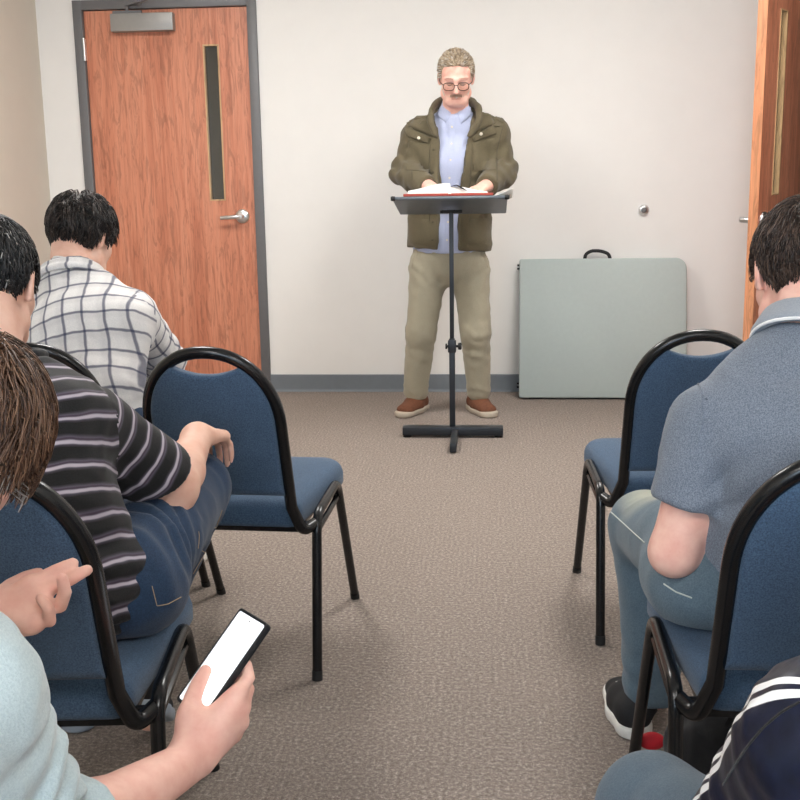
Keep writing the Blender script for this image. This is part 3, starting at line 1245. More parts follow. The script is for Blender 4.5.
def grad(f, P, e=1e-3):
    g = np.stack([f(P + A(e, 0, 0)) - f(P - A(e, 0, 0)), f(P + A(0, e, 0)) - f(P - A(0, e, 0)), f(P + A(0, 0, e)) - f(P - A(0, 0, e))], 1)
    return g / np.maximum(np.linalg.norm(g, axis=1), 1e-9)[:, None]


def hairline(Pl, front=0.062, back=-0.072, side=-0.018, burn=-0.045):
    """positive inside the hair: Pl in head coordinates"""
    x, y, z = Pl[:, 0], Pl[:, 1], Pl[:, 2]
    yy = np.clip((y + 0.085) / 0.17, 0, 1)
    # lower limit of the hair from nape to forehead
    lim = np.interp(y, [-0.11, -0.055, -0.030, -0.012, 0.012, 0.026, 0.036, 0.050, 0.075, 0.10], [back, back + 0.004, side - 0.015, side + 0.035, side + 0.030, burn + 0.012, side + 0.050, front - 0.012, front, front + 0.004])
    return z - lim


def hair_mesh(name, H, mat, parent, n=3500, length=0.035, thick=0.010, r=0.0013, part=(0.0, -0.055, 0.11), grav=0.6, lift=0.35, line=None, cap=0.006, seg=6, front_lift=0.0, gray=None, wave=0.15, h=0.004, seed=1, sweep=None, region=None):
    """cap of hair on the scalp covered by single locks; one mesh"""
    rng = np.random.default_rng(seed)
    line = line or {}
    sc = H.scalp(0.001)
    reg = region or (lambda Pl: hairline(Pl, **line))
    V, Fs, tint = [], [], []
    lo, hi = H.c - 0.15 * H.s, H.c + 0.16 * H.s
    if cap > 0:
        F = H.scalp(cap)
        F.clip(lambda P: -reg(H.local(P)) * 0.6, 0.008)
        F.disp(lambda P: 0.0028 * vnoise(P, 95, seed) * (np.abs(vnoise(P, 30, seed + 3)) + 0.4))
        cv, cq = surface(F, lo, hi, h)
        V.append(cv)
        Fs.append(cq)
        tint.append(0.25 + 0.25 * rng.random(len(cv)))
    # roots
    D = rng.normal(size=(n * 5, 3))
    D /= np.linalg.norm(D, axis=1)[:, None]
    P = H.c + D * 0.1 * H.s
    for _ in range(8):
        P = P - D * sc(P)[:, None] * 0.9
    Pl = H.local(P)
    P = P[reg(Pl) > 0.002][:n]
    n = len(P)
    Pl = H.local(P)
    N = grad(sc, P)
    cr = H.p(*part)
    ln = length * H.s * (0.7 + 0.6 * rng.random(n)) * (np.clip(0.30 + reg(Pl) * 16, 0.30, 1) if region is None else 1)
    hgt = 0.001 + (cap * 0.7 + thick * rng.random(n) ** 1.3) * H.s
    rnd = rng.normal(size=(n, 3)) * 0.22
    pts = [P + N * 0.0005]
    cur = P + N * 0.0005
    step = ln / seg
    up = H.R[:, 2]
    dirs = None
    for k in range(seg):
        N = grad(sc, cur)
        flow = cur - cr
        flow = flow - N * (flow * N).sum(1)[:, None]
        flow /= np.maximum(np.linalg.norm(flow, axis=1), 1e-6)[:, None]
        g = np.zeros_like(cur)
        g[:, 2] = -grav * (0.4 + 0.6 * k / seg)
        if sweep is not None:
            Lc = H.local(cur)
            g = g + sweep(Lc) @ H.R.T
        d = flow + g + rnd + wave * np.stack([vnoise(cur, 45, seed + 11), vnoise(cur, 45, seed + 12), vnoise(cur, 45, seed + 13)], 1)
        d = d - N * (d * N).sum(1)[:, None]
        d /= np.maximum(np.linalg.norm(d, axis=1), 1e-6)[:, None]
        cur = cur + d * step[:, None]
        want = hgt * min(1.0, (k + 1) / 2.0) + (lift * step) * (k / seg) ** 2
        cur = cur + grad(sc, cur) * (want - sc(cur))[:, None]
        pts.append(cur)
    S = np.stack(pts, 1)          # n, seg+1, 3
    T = np.gradient(S, axis=1)
    T /= np.maximum(np.linalg.norm(T, axis=2), 1e-9)[..., None]
    ref = A(0.3, 0.2, 0.9)
    a = np.cross(T, ref)
    a /= np.maximum(np.linalg.norm(a, axis=2), 1e-9)[..., None]
    b = np.cross(T, a)
    prof = np.array([1.0] * seg + [0.25]) * r * H.s
    prof[seg - 1] *= 0.8
    ring = []
    for k in range(3):
        t = 2 * PI * k / 3
        ring.append(S + (a * math.cos(t) + b * math.sin(t)) * prof[None, :, None])
    ring = np.stack(ring, 2)      # n, seg+1, 3, 3
    base = np.arange(n)[:, None, None] * ((seg + 1) * 3) + np.arange(seg)[None, :, None] * 3
    k = np.arange(3)[None, None, :]
    q = np.stack([base + k, base + (k + 1) % 3, base + 3 + (k + 1) % 3, base + 3 + k], -1).reshape(-1, 4)
    off = sum(len(v) for v in V)
    V.append(ring.reshape(-1, 3))
    Fs.append(q + off)
    tv = rng.random(n)
    if gray is not None:
        gy = gray(Pl)
        tv = np.where(rng.random(n) < gy, 2.0 + rng.random(n), tv)
        if cap > 0:
            gcap = gray(H.local(V[0]))
            tint[0] = np.where(rng.random(len(V[0])) < gcap, 2.0 + 0.4 * rng.random(len(V[0])), tint[0])
    tint.append(np.repeat(tv, (seg + 1) * 3))
    me = mesh_np(name, np.concatenate(V), np.concatenate(Fs))
    at = me.attributes.new('tint', 'FLOAT', 'POINT')
    at.data.foreach_set('value', np.concatenate(tint).astype(np.float32))
    return link(name, me, mat, parent)


def hair_mat(name, dark, mid, light, gray=(150, 146, 142)):
    t = NT(name)
    at = t.n('ShaderNodeAttribute', attribute_name='tint')
    s = t.math('DIVIDE', at.outputs['Fac'], 3.0)
    g2 = tuple(min(255, x + 45) for x in gray)
    col = t.ramp(s, [(0.0, rgb(*dark)), (0.16, rgb(*mid)), (0.33, rgb(*light)), (0.60, rgb(*light)), (0.66, rgb(*gray)), (1.0, rgb(*g2))])
    return t.out(col, 0.42, 0, 0.45)


def skin_mat(name, c, red):
    t = NT(name)
    v = t.coord('Object')
    n1 = t.noise(v, 28, 4, 0.6)
    n2 = t.noise(v, 420, 3, 0.6)
    at = t.n('ShaderNodeAttribute', attribute_name='tint')
    col = t.ramp(n1, [(0.32, c), (0.72, red)])
    lip = t.mix(t.math('MULTIPLY', at.outputs['Fac'], 1.0, clamp=True), col, rgb(176, 92, 84))
    t.bump(n2, 0.12, 0.001)
    t.b.inputs['Subsurface Weight'].default_value = 0.08
    t.b.inputs['Subsurface Radius'].default_value = (0.012, 0.005, 0.003)
    t.b.inputs['Subsurface Scale'].default_value = 0.5
    return t.out(lip, 0.52, 0, 0.35)


def generic_hand(F, w, fwd, nrm, thumb, curl=(0.35, 0.45, 0.4), s=1.0, k=0.010, spread=0.06, tc=0.5):
    """w wrist, fwd towards the fingers, nrm out of the palm, thumb: direction of the thumb side"""
    f = unit(fwd)
    n = unit(np.asarray(nrm, float) - f * np.dot(nrm, f))
    l = np.cross(f, n)
    if np.dot(l, thumb) < 0:
        l = -l
    w = np.asarray(w, float)
    P = lambda a, b, c: w + (f * a + l * b + n * c) * s
    kn = [(0.092, 0.030), (0.096, 0.010), (0.090, -0.010), (0.080, -0.028)]
    F.u(rc(P(-0.01, 0.004, 0), P(0.03, 0.004, 0), 0.026 * s, 0.026 * s), 0.02)
    for (a, b) in kn:
        F.u(rc(P(0.02, b * 0.62, 0), P(a - 0.006, b, 0), 0.0165 * s, 0.0125 * s), 0.012)
    F.u(rc(P(0.02, 0.022, 0.008), P(0.055, 0.036, 0.012), 0.017 * s, 0.014 * s), 0.014)
    ls = [(0.044, 0.026, 0.021), (0.048, 0.030, 0.022), (0.045, 0.028, 0.022), (0.035, 0.021, 0.019)]
    rs = [(0.0095, 0.0085, 0.0078, 0.0068), (0.0098, 0.0088, 0.008, 0.007), (0.0095, 0.0085, 0.0078, 0.0068), (0.0085, 0.0075, 0.007, 0.006)]
    d0 = None
    G = []
    for i, (a, b) in enumerate(kn):
        ang_, p = 0.0, A(a - 0.006, b, 0)
        sp = spread * (1.5 - i)
        pts = [P(*p)]
        for j in range(3):
            ang_ += curl[j] * (1 + 0.06 * i)
            dv = A(math.cos(ang_) * math.cos(sp), math.cos(ang_) * math.sin(sp), math.sin(ang_))
            p = p + dv * ls[i][j]
            pts.append(P(*p))
        G.append(chain(pts, [x * s for x in rs[i]]))
    a, b, c = 0.050, 0.036, 0.010
    tp = [P(a, b, c), P(a + 0.030, b + 0.016 * (1 - tc), c + 0.006 + 0.012 * tc), P(a + 0.056, b + 0.018 * (1 - tc) - 0.008 * tc, c + 0.010 + 0.020 * tc)]
    G.append(chain(tp, [0.0125 * s, 0.0105 * s, 0.0085 * s]))

    def fingers(Q):
        d = G[0](Q)
        for g in G[1:]:
            d = np.minimum(d, g(Q))
        return d
    F.u(fingers, k)


def torso(F, J, g=0.0, k=0.04, s=1.0, part=0, belly=0.0):
    side_p, side_c = unit(J['hipR'] - J['hipL']), unit(J['shR'] - J['shL'])
    pel, wst, chs, nk = J['pel'], J['wst'], J['chs'], J['nk']
    fw = np.cross(unit(nk - pel), side_c)
    F.u(ec(pel, wst, (0.160 * s + g, 0.112 * s + g), (0.142 * s + g, 0.102 * s + g + belly), side_p), k, part)
    F.u(ec(wst, chs, (0.142 * s + g, 0.102 * s + g + belly), (0.160 * s + g, 0.112 * s + g), side_c), k, part)
    F.u(ec(chs, lerp(chs, nk, 0.62), (0.160 * s + g, 0.112 * s + g), (0.105 * s + g, 0.070 * s + g), side_c), k, part)
    for q in 'LR':
        sh = J['sh' + q]
        F.u(rc(lerp(nk, sh, 0.05) + (chs - nk) * 0.10, sh, 0.052 * s + g, 0.056 * s + g), k, part)


def arm(F, J, q, g=0.0, s=1.0, k=0.03, part=1, upto=2, rs=(0.055, 0.043, 0.043, 0.029)):
    F.u(rc(J['sh' + q], J['el' + q], rs[0] * s + g, rs[1] * s + g), k, part)
    if upto > 1:
        mid = lerp(J['el' + q], J['wr' + q], 0.3)
        F.u(rc(J['el' + q], mid, rs[1] * s * 0.93 + g, rs[2] * s + g), 0.02, part + 2)
        F.u(rc(mid, J['wr' + q], rs[2] * s + g, rs[3] * s + g), 0.02, part + 2)


def leg(F, J, q, g=0.0, s=1.0, k=0.035, part=1, calf=True):
    F.u(rc(J['hip' + q], J['kn' + q], 0.085 * s + g, 0.060 * s + g), k, part)
    if calf:
        m1 = lerp(J['kn' + q], J['an' + q], 0.3)
        F.u(rc(J['kn' + q], m1, 0.058 * s + g, 0.058 * s + g), 0.03, part + 2)
        F.u(rc(m1, J['an' + q], 0.058 * s + g, 0.040 * s + g), 0.03, part + 2)


def bounds(pts, pad):
    P = np.array(pts)
    return P.min(0) - pad, P.max(0) + pad


def shoe(parent, heel, toe, mats, s=1.0, ankle=None, name='shoe', laces=True, w=0.046):
    """shoe with sole on the ground line heel-toe (points on the underside)"""
    heel, toe = np.asarray(heel, float), np.asarray(toe, float)
    f = unit(toe - heel)
    up = unit(A(0, 0, 1) - f * f[2])
    sd = np.cross(f, up)
    L = np.linalg.norm(toe - heel)
    P = lambda a, b, c: heel + f * a * L + sd * b + up * c
    F = Field()
    F.u(ec(P(0.14, 0, 0.045), P(0.45, 0, 0.042), (0.036 * s, 0.040 * s), (0.042 * s, 0.040 * s), sd), 0.02)
    F.u(ec(P(0.45, 0, 0.040), P(0.80, 0, 0.034), (0.044 * s, 0.040 * s), (0.043 * s, 0.026 * s), sd), 0.03)
    F.u(rc(P(0.20, 0, 0.05), P(0.22, 0, 0.095) if ankle is None else lerp(P(0.22, 0, 0.06), ankle, 0.75), 0.036 * s, 0.038 * s), 0.02)
    F.cut(P(0, 0, 0.022), -up)
    lo, hi = bounds([heel, toe, P(0.2, 0, 0.16), P(0.5, 0.07, 0), P(0.5, -0.07, 0)], 0.05)
    o = sdf_mesh(name, F, lo, hi, 0.006, mats[0], parent)
    S = Field()
    S.u(ec(P(0.15, 0, 0.02), P(0.45, 0, 0.02), (0.041 * s, 0.06), (0.044 * s, 0.06), sd), 0.02)
    S.u(ec(P(0.45, 0, 0.02), P(0.83, 0, 0.02), (0.047 * s, 0.06), (0.046 * s, 0.06), sd), 0.03)
    S.cut(P(0, 0, 0.030), up, 0.006)
    S.cut(P(0, 0, 0.001), -up, 0.004)
    sdf_mesh('sole', S, lo, hi, 0.006, mats[1], o)
    if laces:
        b = MB()
        for t in (0.42, 0.49, 0.56):
            b.tube([P(t, -0.026, 0.078 - 0.03 * (t - 0.4)), P(t, 0, 0.090 - 0.08 * (t - 0.4)), P(t, 0.026, 0.078 - 0.03 * (t - 0.4))], 0.003, 6)
        b.build('laces', mats[0] if len(mats) < 3 else mats[2], o)
    return o
# ------------------------------------------------------------------ cloth and skin materials
M['skin'] = skin_mat('skin', rgb(228, 184, 164), rgb(218, 164, 142))
M['skin_pale'] = skin_mat('pale_skin', rgb(232, 190, 170), rgb(222, 170, 148))
M['skin_pink'] = skin_mat('rosy_skin', rgb(240, 194, 177), rgb(226, 166, 150))
M['hair_dark'] = hair_mat('dark_brown_hair', (16, 13, 12), (36, 29, 26), (66, 54, 48))
M['hair_brown'] = hair_mat('brown_hair', (56, 37, 28), (94, 66, 50), (136, 104, 82), (138, 132, 128))
M['hair_black'] = hair_mat('black_brown_hair', (10, 10, 11), (26, 24, 24), (52, 48, 48))
M['hair_mid'] = hair_mat('short_brown_hair', (30, 22, 18), (62, 47, 40), (100, 80, 68))
M['hair_fair'] = hair_mat('greying_fair_hair', (110, 94, 78), (176, 156, 130), (214, 196, 170), (190, 182, 172))
M['hair_tache'] = simple('grey_brown_moustache', rgb(156, 126, 108), 0.6, var=0.3, scale=300)
M['denim_dark'] = fabric('dark_denim', rgb(44, 66, 94), rgb(18, 32, 52), 420, 0.4, big=0.35, mix_amt=0.5)
M['denim_light'] = wear('washed_denim', rgb(100, 118, 130), rgb(60, 78, 92), rgb(172, 174, 158))
M['denim_mid'] = fabric('mid_denim', rgb(86, 102, 114), rgb(50, 66, 82), 420, 0.4, big=0.2)
M['stitch'] = simple('stitching', rgb(176, 150, 118), 0.8)
M['stitch_pale'] = simple('pale_stitching', rgb(190, 196, 190), 0.8)
M['khaki'] = fabric('khaki_twill', rgb(168, 161, 141), rgb(142, 134, 114), 500, 0.3, big=0.12)
M['olive'] = fabric('olive_cotton', rgb(104, 95, 74), rgb(78, 70, 53), 380, 0.35, big=0.2)
M['olive_dark'] = fabric('olive_trim', rgb(88, 80, 62), rgb(66, 59, 45), 380, 0.35, big=0.2)
M['shirt_blue'] = fabric('pale_blue_shirt', rgb(184, 190, 214), rgb(156, 166, 200), 380, 0.2, big=0.05)
M['button'] = simple('pale_button', rgb(214, 204, 186), 0.4)
M['suede'] = simple('brown_suede', rgb(104, 62, 40), 0.85, var=0.25, scale=120, bump=0.2)
M['sole_tan'] = simple('tan_sole', rgb(176, 164, 148), 0.7)
M['heather'] = fabric('heather_grey_knit', rgb(132, 140, 152), rgb(84, 92, 106), 520, 0.35, big=0.06, mix_amt=0.15)
M['heather_collar'] = fabric('heather_collar_knit', rgb(158, 164, 172), rgb(132, 138, 148), 500, 0.3, big=0.04)
M['white_trim'] = simple('white_piping', rgb(236, 236, 236), 0.7)
M['fleece'] = fabric('pale_blue_fleece', rgb(190, 205, 208), rgb(168, 186, 192), 330, 0.5, big=0.04, mix_amt=0.3, sheen=0.4)
M['black_shoe'] = simple('black_canvas', rgb(22, 22, 25), 0.8, var=0.2, scale=200)
M['white_sole'] = simple('white_sole', rgb(222, 220, 214), 0.6)
M['sole_grey'] = simple('grey_sole', rgb(150, 160, 172), 0.6)
M['black_cloth'] = fabric('black_knit', rgb(30, 29, 30), rgb(18, 18, 19), 500, 0.3, big=0.1)


def pat_nodes(t):
    at = t.n('ShaderNodeAttribute', attribute_name='pat')
    sp = t.n('ShaderNodeSeparateXYZ', Vector=at.outputs['Vector'])
    v = t.coord('Object')
    w1 = t.math('MULTIPLY', t.math('SUBTRACT', t.noise(v, 9, 2), 0.5), 0.022)
    w2 = t.math('MULTIPLY', t.math('SUBTRACT', t.noise(v, 11, 2), 0.5), 0.022)
    return t.math('ADD', sp.outputs[0], w1), t.math('ADD', sp.outputs[1], w2), sp.outputs[2], v


def line_mask(t, x, period, width, off=0.0, soft=0.25):
    """1 on lines of a width every period"""
    fr = t.math('FRACT', t.math('ADD', t.math('DIVIDE', x, period), off + 10.0))
    d = t.math('MULTIPLY', t.math('ABSOLUTE', t.math('SUBTRACT', fr, 0.5)), period)
    mr = t.n('ShaderNodeMapRange', Value=d)
    mr.inputs['From Min'].default_value = width * 0.5 * (1 + soft)
    mr.inputs['From Max'].default_value = width * 0.5 * (1 - soft)
    return mr.outputs[0]


def plaid():
    t = NT('plaid_cotton')
    u, v, p, o = pat_nodes(t)
    fn = t.noise(o, 420, 2, 0.6)
    base = t.ramp(fn, [(0.3, rgb(208, 206, 206)), (0.7, rgb(228, 225, 222))])
    for x, per in ((u, 0.052), (v, 0.052)):
        wide = line_mask(t, x, per, 0.019, 0.16, 0.5)
        base = t.mix(t.math('MULTIPLY', wide, 0.20), base, rgb(150, 146, 150))
    for x, per in ((u, 0.052), (v, 0.052)):
        ln = line_mask(t, x, per, 0.0068, 0.0, 0.4)
        base = t.mix(t.math('MULTIPLY', ln, 0.75), base, rgb(46, 52, 82))
    t.bump(fn, 0.25, 0.002)
    return t.out(base, 0.9, 0, 0.2, 0.1)


def stripes():
    t = NT('striped_knit')
    u, v, p, o = pat_nodes(t)
    fn = t.noise(o, 420, 2, 0.6)
    base = t.ramp(fn, [(0.3, rgb(11, 11, 12)), (0.7, rgb(24, 23, 25))])
    per = 0.040
    base = t.mix(t.math('MULTIPLY', line_mask(t, v, per, 0.0185, 0.0, 0.15), 0.55), base, rgb(66, 62, 70))
    base = t.mix(line_mask(t, v, per, 0.0125, 0.0, 0.3), base, rgb(88, 82, 98))
    base = t.mix(line_mask(t, v, per, 0.0052, 0.06, 0.4), base, rgb(176, 168, 178))
    base = t.mix(t.math('MULTIPLY', line_mask(t, v, per, 0.0030, -0.07, 0.4), 0.8), base, rgb(60, 44, 56))
    t.bump(fn, 0.25, 0.002)
    return t.out(base, 0.8, 0, 0.3, 0.1)


def track_jacket():
    t = NT('navy_satin')
    u, v, p, o = pat_nodes(t)
    n1 = t.noise(o, 60, 3, 0.5)
    base = t.ramp(n1, [(0.3, rgb(13, 17, 32)), (0.7, rgb(22, 28, 50))])
    at = t.n('ShaderNodeAttribute', attribute_name='pat')
    raw = t.n('ShaderNodeSeparateXYZ', Vector=at.outputs['Vector']).outputs[0]
    isarm = t.math('COMPARE', p, 2.0, 0.4)
    for c, wd in ((0.027, 0.0080), (0.042, 0.0095)):
        mr = t.n('ShaderNodeMapRange', Value=t.math('ABSOLUTE', t.math('SUBTRACT', raw, c)))
        mr.inputs['From Min'].default_value = wd * 0.55
        mr.inputs['From Max'].default_value = wd * 0.45
        base = t.mix(t.math('MULTIPLY', mr.outputs[0], isarm), base, rgb(240, 240, 240))
    t.bump(n1, 0.15, 0.004)
    return t.out(base, 0.36, 0, 0.35, 0.0)


M['plaid'], M['striped'], M['navy'] = plaid(), stripes(), track_jacket()


def folds(scale, amp, seed, stretch=(1, 1, 1)):
    st = np.asarray(stretch, float)

    def f(P):
        Q = P * st
        n1 = vnoise(Q, scale, seed)
        n2 = vnoise(Q + 0.08 * n1[:, None], scale * 2.1, seed + 1)
        return amp * (0.7 * (1 - 2 * np.abs(n1)) + 0.45 * (1 - 2 * np.abs(n2)) - 0.3)
    return f


def creases(at, axis, reach, period, amp, seed=0):
    """cross folds round a joint"""
    at, ax = np.asarray(at, float), unit(axis)

    def f(P):
        q = P - at
        s = q @ ax
        r = np.linalg.norm(q, axis=1)
        fall = np.exp(-(r / reach) ** 2)
        return amp * fall * np.sin(2 * PI * s / period + 3.0 * vnoise(P, 14, seed) + seed)
    return f


def ptag(name, label, cat, loc):
    t = thing('person', label, cat, tuple(float(x) for x in loc))
    WORLD.add(t.name)
    return t


SPX = []      # fields and surfaces of the people are kept out of the file

# ================================================================== the speaker
ps = ptag('person', 'standing man in olive jacket, blue shirt and khaki trousers reading at the lectern', 'person', (-0.22, 5.56, 0))
y0 = 5.54
J = dict(pel=W(449, 258, y0), wst=W(450, 222, y0), chs=W(452, 160, 5.52), nk=W(455, 117, 5.50),
         hipR=W(429, 268, y0), hipL=W(470, 268, y0), shR=W(419, 137, 5.51), shL=W(491, 136, 5.51),
         elR=W(403, 172, 5.49), elL=W(504, 171, 5.49), wrR=W(428, 186.5, 5.27), wrL=W(487, 186, 5.27),
         knR=W(421, 332, 5.50), knL=W(476, 332, 5.50), anR=W(415.5, 396, 5.60), anL=W(479, 396, 5.60))
Hs = Head(W(456, 77.5, 5.41), (0.03, -math.cos(0.44), -math.sin(0.44)), (0.02, -math.sin(0.44), math.cos(0.44)), 1.01)
F = Field()
torso(F, J, 0.0, s=1.08)
for q in 'RL':
    arm(F, J, q, 0.0, 1.05)
    leg(F, J, q, 0.0, 1.0)
F.u(rc(J['nk'] - A(0, 0, 0.03), Hs.p(0, -0.03, -0.05), 0.064, 0.062), 0.03)
Hs.skull(F)
generic_hand(F, J['wrR'], W(446, 193, 5.10) - J['wrR'], (0, 0.1, -1), (1, 0, 0), (0.15, 0.25, 0.2), 1.0)
generic_hand(F, J['wrL'], W(468, 193, 5.12) - J['wrL'], (0, 0.1, -1), (-1, 0, 0), (0.15, 0.25, 0.2), 1.0)
lo, hi = bounds(list(J.values()) + [Hs.p(0, 0, 0.15), W(450, 190, 5.0)], 0.14)


def lips(P):
    q = Hs.local(P)
    return np.where((np.abs(q[:, 0]) < 0.022) & (np.abs(q[:, 2] + 0.064) < 0.009) & (q[:, 1] > 0.075), 0.4, 0.0)


sdf_mesh('body', F, lo, hi, 0.0055, M['skin_pink'], ps, color=lips)
hr = hair_mesh('hair', Hs, M['hair_fair'], ps, 3200, 0.028, 0.012, 0.0016, part=(0, 0.072, 0.075), grav=-0.1, cap=0.005, line=dict(front=0.080, back=-0.055, side=0.016, burn=-0.02), gray=lambda q: np.clip(0.25 + 2.5 * (0.05 - q[:, 2]), 0, 0.9), seed=3, lift=0.2)
beard_reg = lambda q: np.minimum.reduce([np.where((q[:, 2] < -0.050) | (np.abs(q[:, 0]) > 0.052), 0.01, -0.01), -0.034 - q[:, 2], q[:, 1] + 0.008, np.where((np.abs(q[:, 0]) < 0.022) & (np.abs(q[:, 2] + 0.063) < 0.007), -0.01, 0.01)])
Hb = hair_mesh('beard', Hs, M['hair_fair'], ps, 16000, 0.012, 0.004, 0.0014, grav=1.0, cap=0, gray=lambda q: np.full(len(q), 0.7), seed=5, region=beard_reg, seg=3)

# moustache
b = MB()
for k in range(70):
    x = (k / 69 - 0.5) * 0.050
    p = Hs.p(x, 0.096 - 5 * x * x * 2, -0.045 - abs(x) * 0.15)
    q = Hs.p(x * 1.15, 0.098 - 5 * x * x * 2.6, -0.056 - abs(x) * 0.25)
    b.tube([p, lerp(p, q, 0.5) + Hs.R[:, 1] * 0.001, q], [0.0012, 0.0015, 0.0004], 4)
b.build('moustache', M['hair_tache'], ps)
for sx in (-1, 1):
    b = MB()
    for k in range(26):
        t_ = k / 25
        p = Hs.p(sx * (0.012 + 0.038 * t_), 0.101 - 0.026 * t_ * t_, 0.030 + 0.003 * math.sin(PI * t_) - 0.004 * t_)
        b.tube([p, p + Hs.R[:, 1] * 0.002 + Hs.R[:, 0] * sx * 0.007], [0.0016, 0.0006], 4)
    b.build('eyebrow', M['hair_tache'], ps)
    MB().tube([Hs.p(sx * 0.019, 0.0905, 0.0), Hs.p(sx * 0.026, 0.0925, -0.0035), Hs.p(sx * 0.034, 0.0925, -0.004), Hs.p(sx * 0.044, 0.0875, -0.001)], [0.0008, 0.0016, 0.0017, 0.0009], 6).build('eyelashes', M['rubber'], ps)
# glasses
gl = MB()
lens = []
for sx in (-1, 1):
    ring = []
    for k in range(20):
        t = 2 * PI * k / 20
        c, s = math.cos(t), math.sin(t)
        ring.append(Hs.p(sx * 0.0335 + 0.0255 * math.copysign(abs(c) ** 0.7, c), 0.114 - 0.004 * abs(c), -0.002 + 0.0185 * math.copysign(abs(s) ** 0.75, s)))
    lens.append(ring)
    gl.tube(ring + [ring[0], ring[1]], 0.0016, 6, cap=False)
    gl.tube([Hs.p(sx * 0.059, 0.110, 0.006), Hs.p(sx * 0.074, 0.085, 0.008), Hs.p(sx * 0.081, 0.02, 0.010), Hs.p(sx * 0.082, -0.01, 0.0)], 0.0018, 6)
gl.tube([Hs.p(-0.009, 0.115, 0.003), Hs.p(0, 0.118, 0.006), Hs.p(0.009, 0.115, 0.003)], 0.0016, 6)
go = gl.build('glasses', M['black_metal'], ps)
M['lens'] = glass_pane('spectacle_lens', (0.95, 0.92, 0.90, 1), 0.0)
for ring in lens:
    c = np.mean(ring, 0)
    V = ring + [p + Hs.R[:, 1] * 0.0012 for p in ring]
    n = len(ring)
    MB().add(V, [tuple(range(n)), tuple(range(2 * n - 1, n - 1, -1))] + [(k, (k + 1) % n, n + (k + 1) % n, n + k) for k in range(n)]).build('lens', M['lens'], go, smooth=False)

# shirt
F = Field()
torso(F, J, 0.012, s=1.08, belly=0.02)
F.u(rc(J['nk'] - A(0, 0, 0.05), J['nk'] + A(0, -0.03, 0.055), 0.072, 0.069), 0.03)
F.cut(W(450, 253.5, 5.40), (0, 0.1, -1))
F.cut(J['nk'] + A(0, -0.035, 0.050), unit(Hs.p(0, 0, 0) - J['nk']) + A(0, -0.4, 0.0))
F.disp(folds(9, 0.006, 21, (1.6, 1, 0.7)))
shirt = sdf_mesh('shirt', F, *bounds([J[k] for k in ('pel', 'shR', 'shL', 'nk')], 0.24), 0.007, M['shirt_blue'], ps)
bs = bvh_of(shirt)
patch('placket', bs, [(449, 118), (455, 118), (451, 251), (444, 251)], M['shirt_blue'], shirt, 0.004, 3, 24, 5.38)
patch('collar_leaf', bs, [(437, 101), (452, 111), (446, 123), (437, 116)], M['shirt_blue'], shirt, 0.007, 6, 6, 5.38)
patch('collar_leaf', bs, [(457, 111), (472, 101), (471, 116), (461, 124)], M['shirt_blue'], shirt, 0.007, 6, 6, 5.38)
for (x, y) in ((452, 127), (451.5, 144), (450.5, 160), (449.5, 178), (448, 222), (447, 240)):
    p = seen(bs, x, y, 0.003, 5.38)
    MB().lathe(p, (0, -1, 0.1), [(0.0055, 0), (0.0055, 0.002), (0.003, 0.003)], 10).build('button', M['button'], shirt)

# trousers
F = Field()
F.u(ec(J['pel'] + A(0, 0, -0.02), J['wst'], (0.182, 0.132), (0.17, 0.125), (1, 0, 0)), 0.03)
for q in 'RL':
    hp, kn, an = J['hip' + q], J['kn' + q], J['an' + q]
    F.u(rc(hp, kn, 0.100, 0.074), 0.03)
    F.u(rc(kn, lerp(kn, an, 0.9), 0.073, 0.064), 0.03)
    F.disp(creases(lerp(kn, an, 0.15), (0.35, 0, 1), 0.12, 0.06, 0.003, 3 if q == 'R' else 8))
    F.disp(creases(an + A(0, 0, 0.02), (0.25, 0, 1), 0.08, 0.045, 0.0045, 5 if q == 'R' else 11))
    F.disp(creases(hp + A(0, 0, -0.05), (1 if q == 'R' else -1, 0, 1), 0.16, 0.06, 0.004, 7))
F.cut(A(0, 0, 0.055), (0, 0, -1), 0.01)
F.cut(A(0, 0, 0.93), (0, 0, 1), 0.01)
F.disp(folds(8, 0.005, 31, (1.5, 1.5, 0.6)))
tr = sdf_mesh('trousers', F, *bounds([J[k] for k in ('wst', 'hipR', 'hipL', 'anR', 'anL', 'knR', 'knL')], 0.2), 0.008, M['khaki'], ps)
bt = bvh_of(tr)
seam('fly_seam', bt, [(452, 251), (452, 262), (450, 272)], M['khaki'], tr, 0.002, 5.4)
seam('pocket_seam', bt, [(417, 253), (412, 268)], M['khaki'], tr, 0.002, 5.4)
seam('pocket_seam', bt, [(482, 253), (488, 268)], M['khaki'], tr, 0.002, 5.4)
for q, tp, d in (('R', Z(400, 418.5, 0), unit(A(0.42, 1, 0))), ('L', Z(492, 418.5, 0), unit(A(-0.42, 1, 0)))):
    shoe(ps, tp + d * 0.285, tp, (M['suede'], M['sole_tan'], M['suede']), 1.1, J['an' + q])

# jacket
F = Field()
torso(F, J, 0.030, s=1.08)
F.u(ec(lerp(J['pel'], J['wst'], -0.05), J['wst'], (0.205, 0.150), (0.205, 0.148), (1, 0, 0)), 0.04)
for q in 'RL':
    arm(F, J, q, 0.021, 1.04, part=1 if q == 'R' else 2)
F.cut(W(450, 250.5, 5.40), (-0.06, 0, -1), 0.006)
F.cut(J['nk'] + A(0, 0, 0.01), (0, -0.35, 1), 0.015)
zz = [W(0, py, 5.36)[2] for py in (252, 235, 200, 175, 150, 130, 112, 100, 90)]
xl = [W(px, py, 5.36)[0] for px, py in ((438, 252), (438, 235), (440, 200), (440.5, 175), (438.5, 150), (434, 130), (430, 112), (430, 100), (430, 90))]
xr = [W(px, py, 5.36)[0] for px, py in ((458, 252), (458, 235), (460, 200), (462.5, 175), (466, 150), (470.5, 130), (476, 112), (478, 100), (480, 90))]
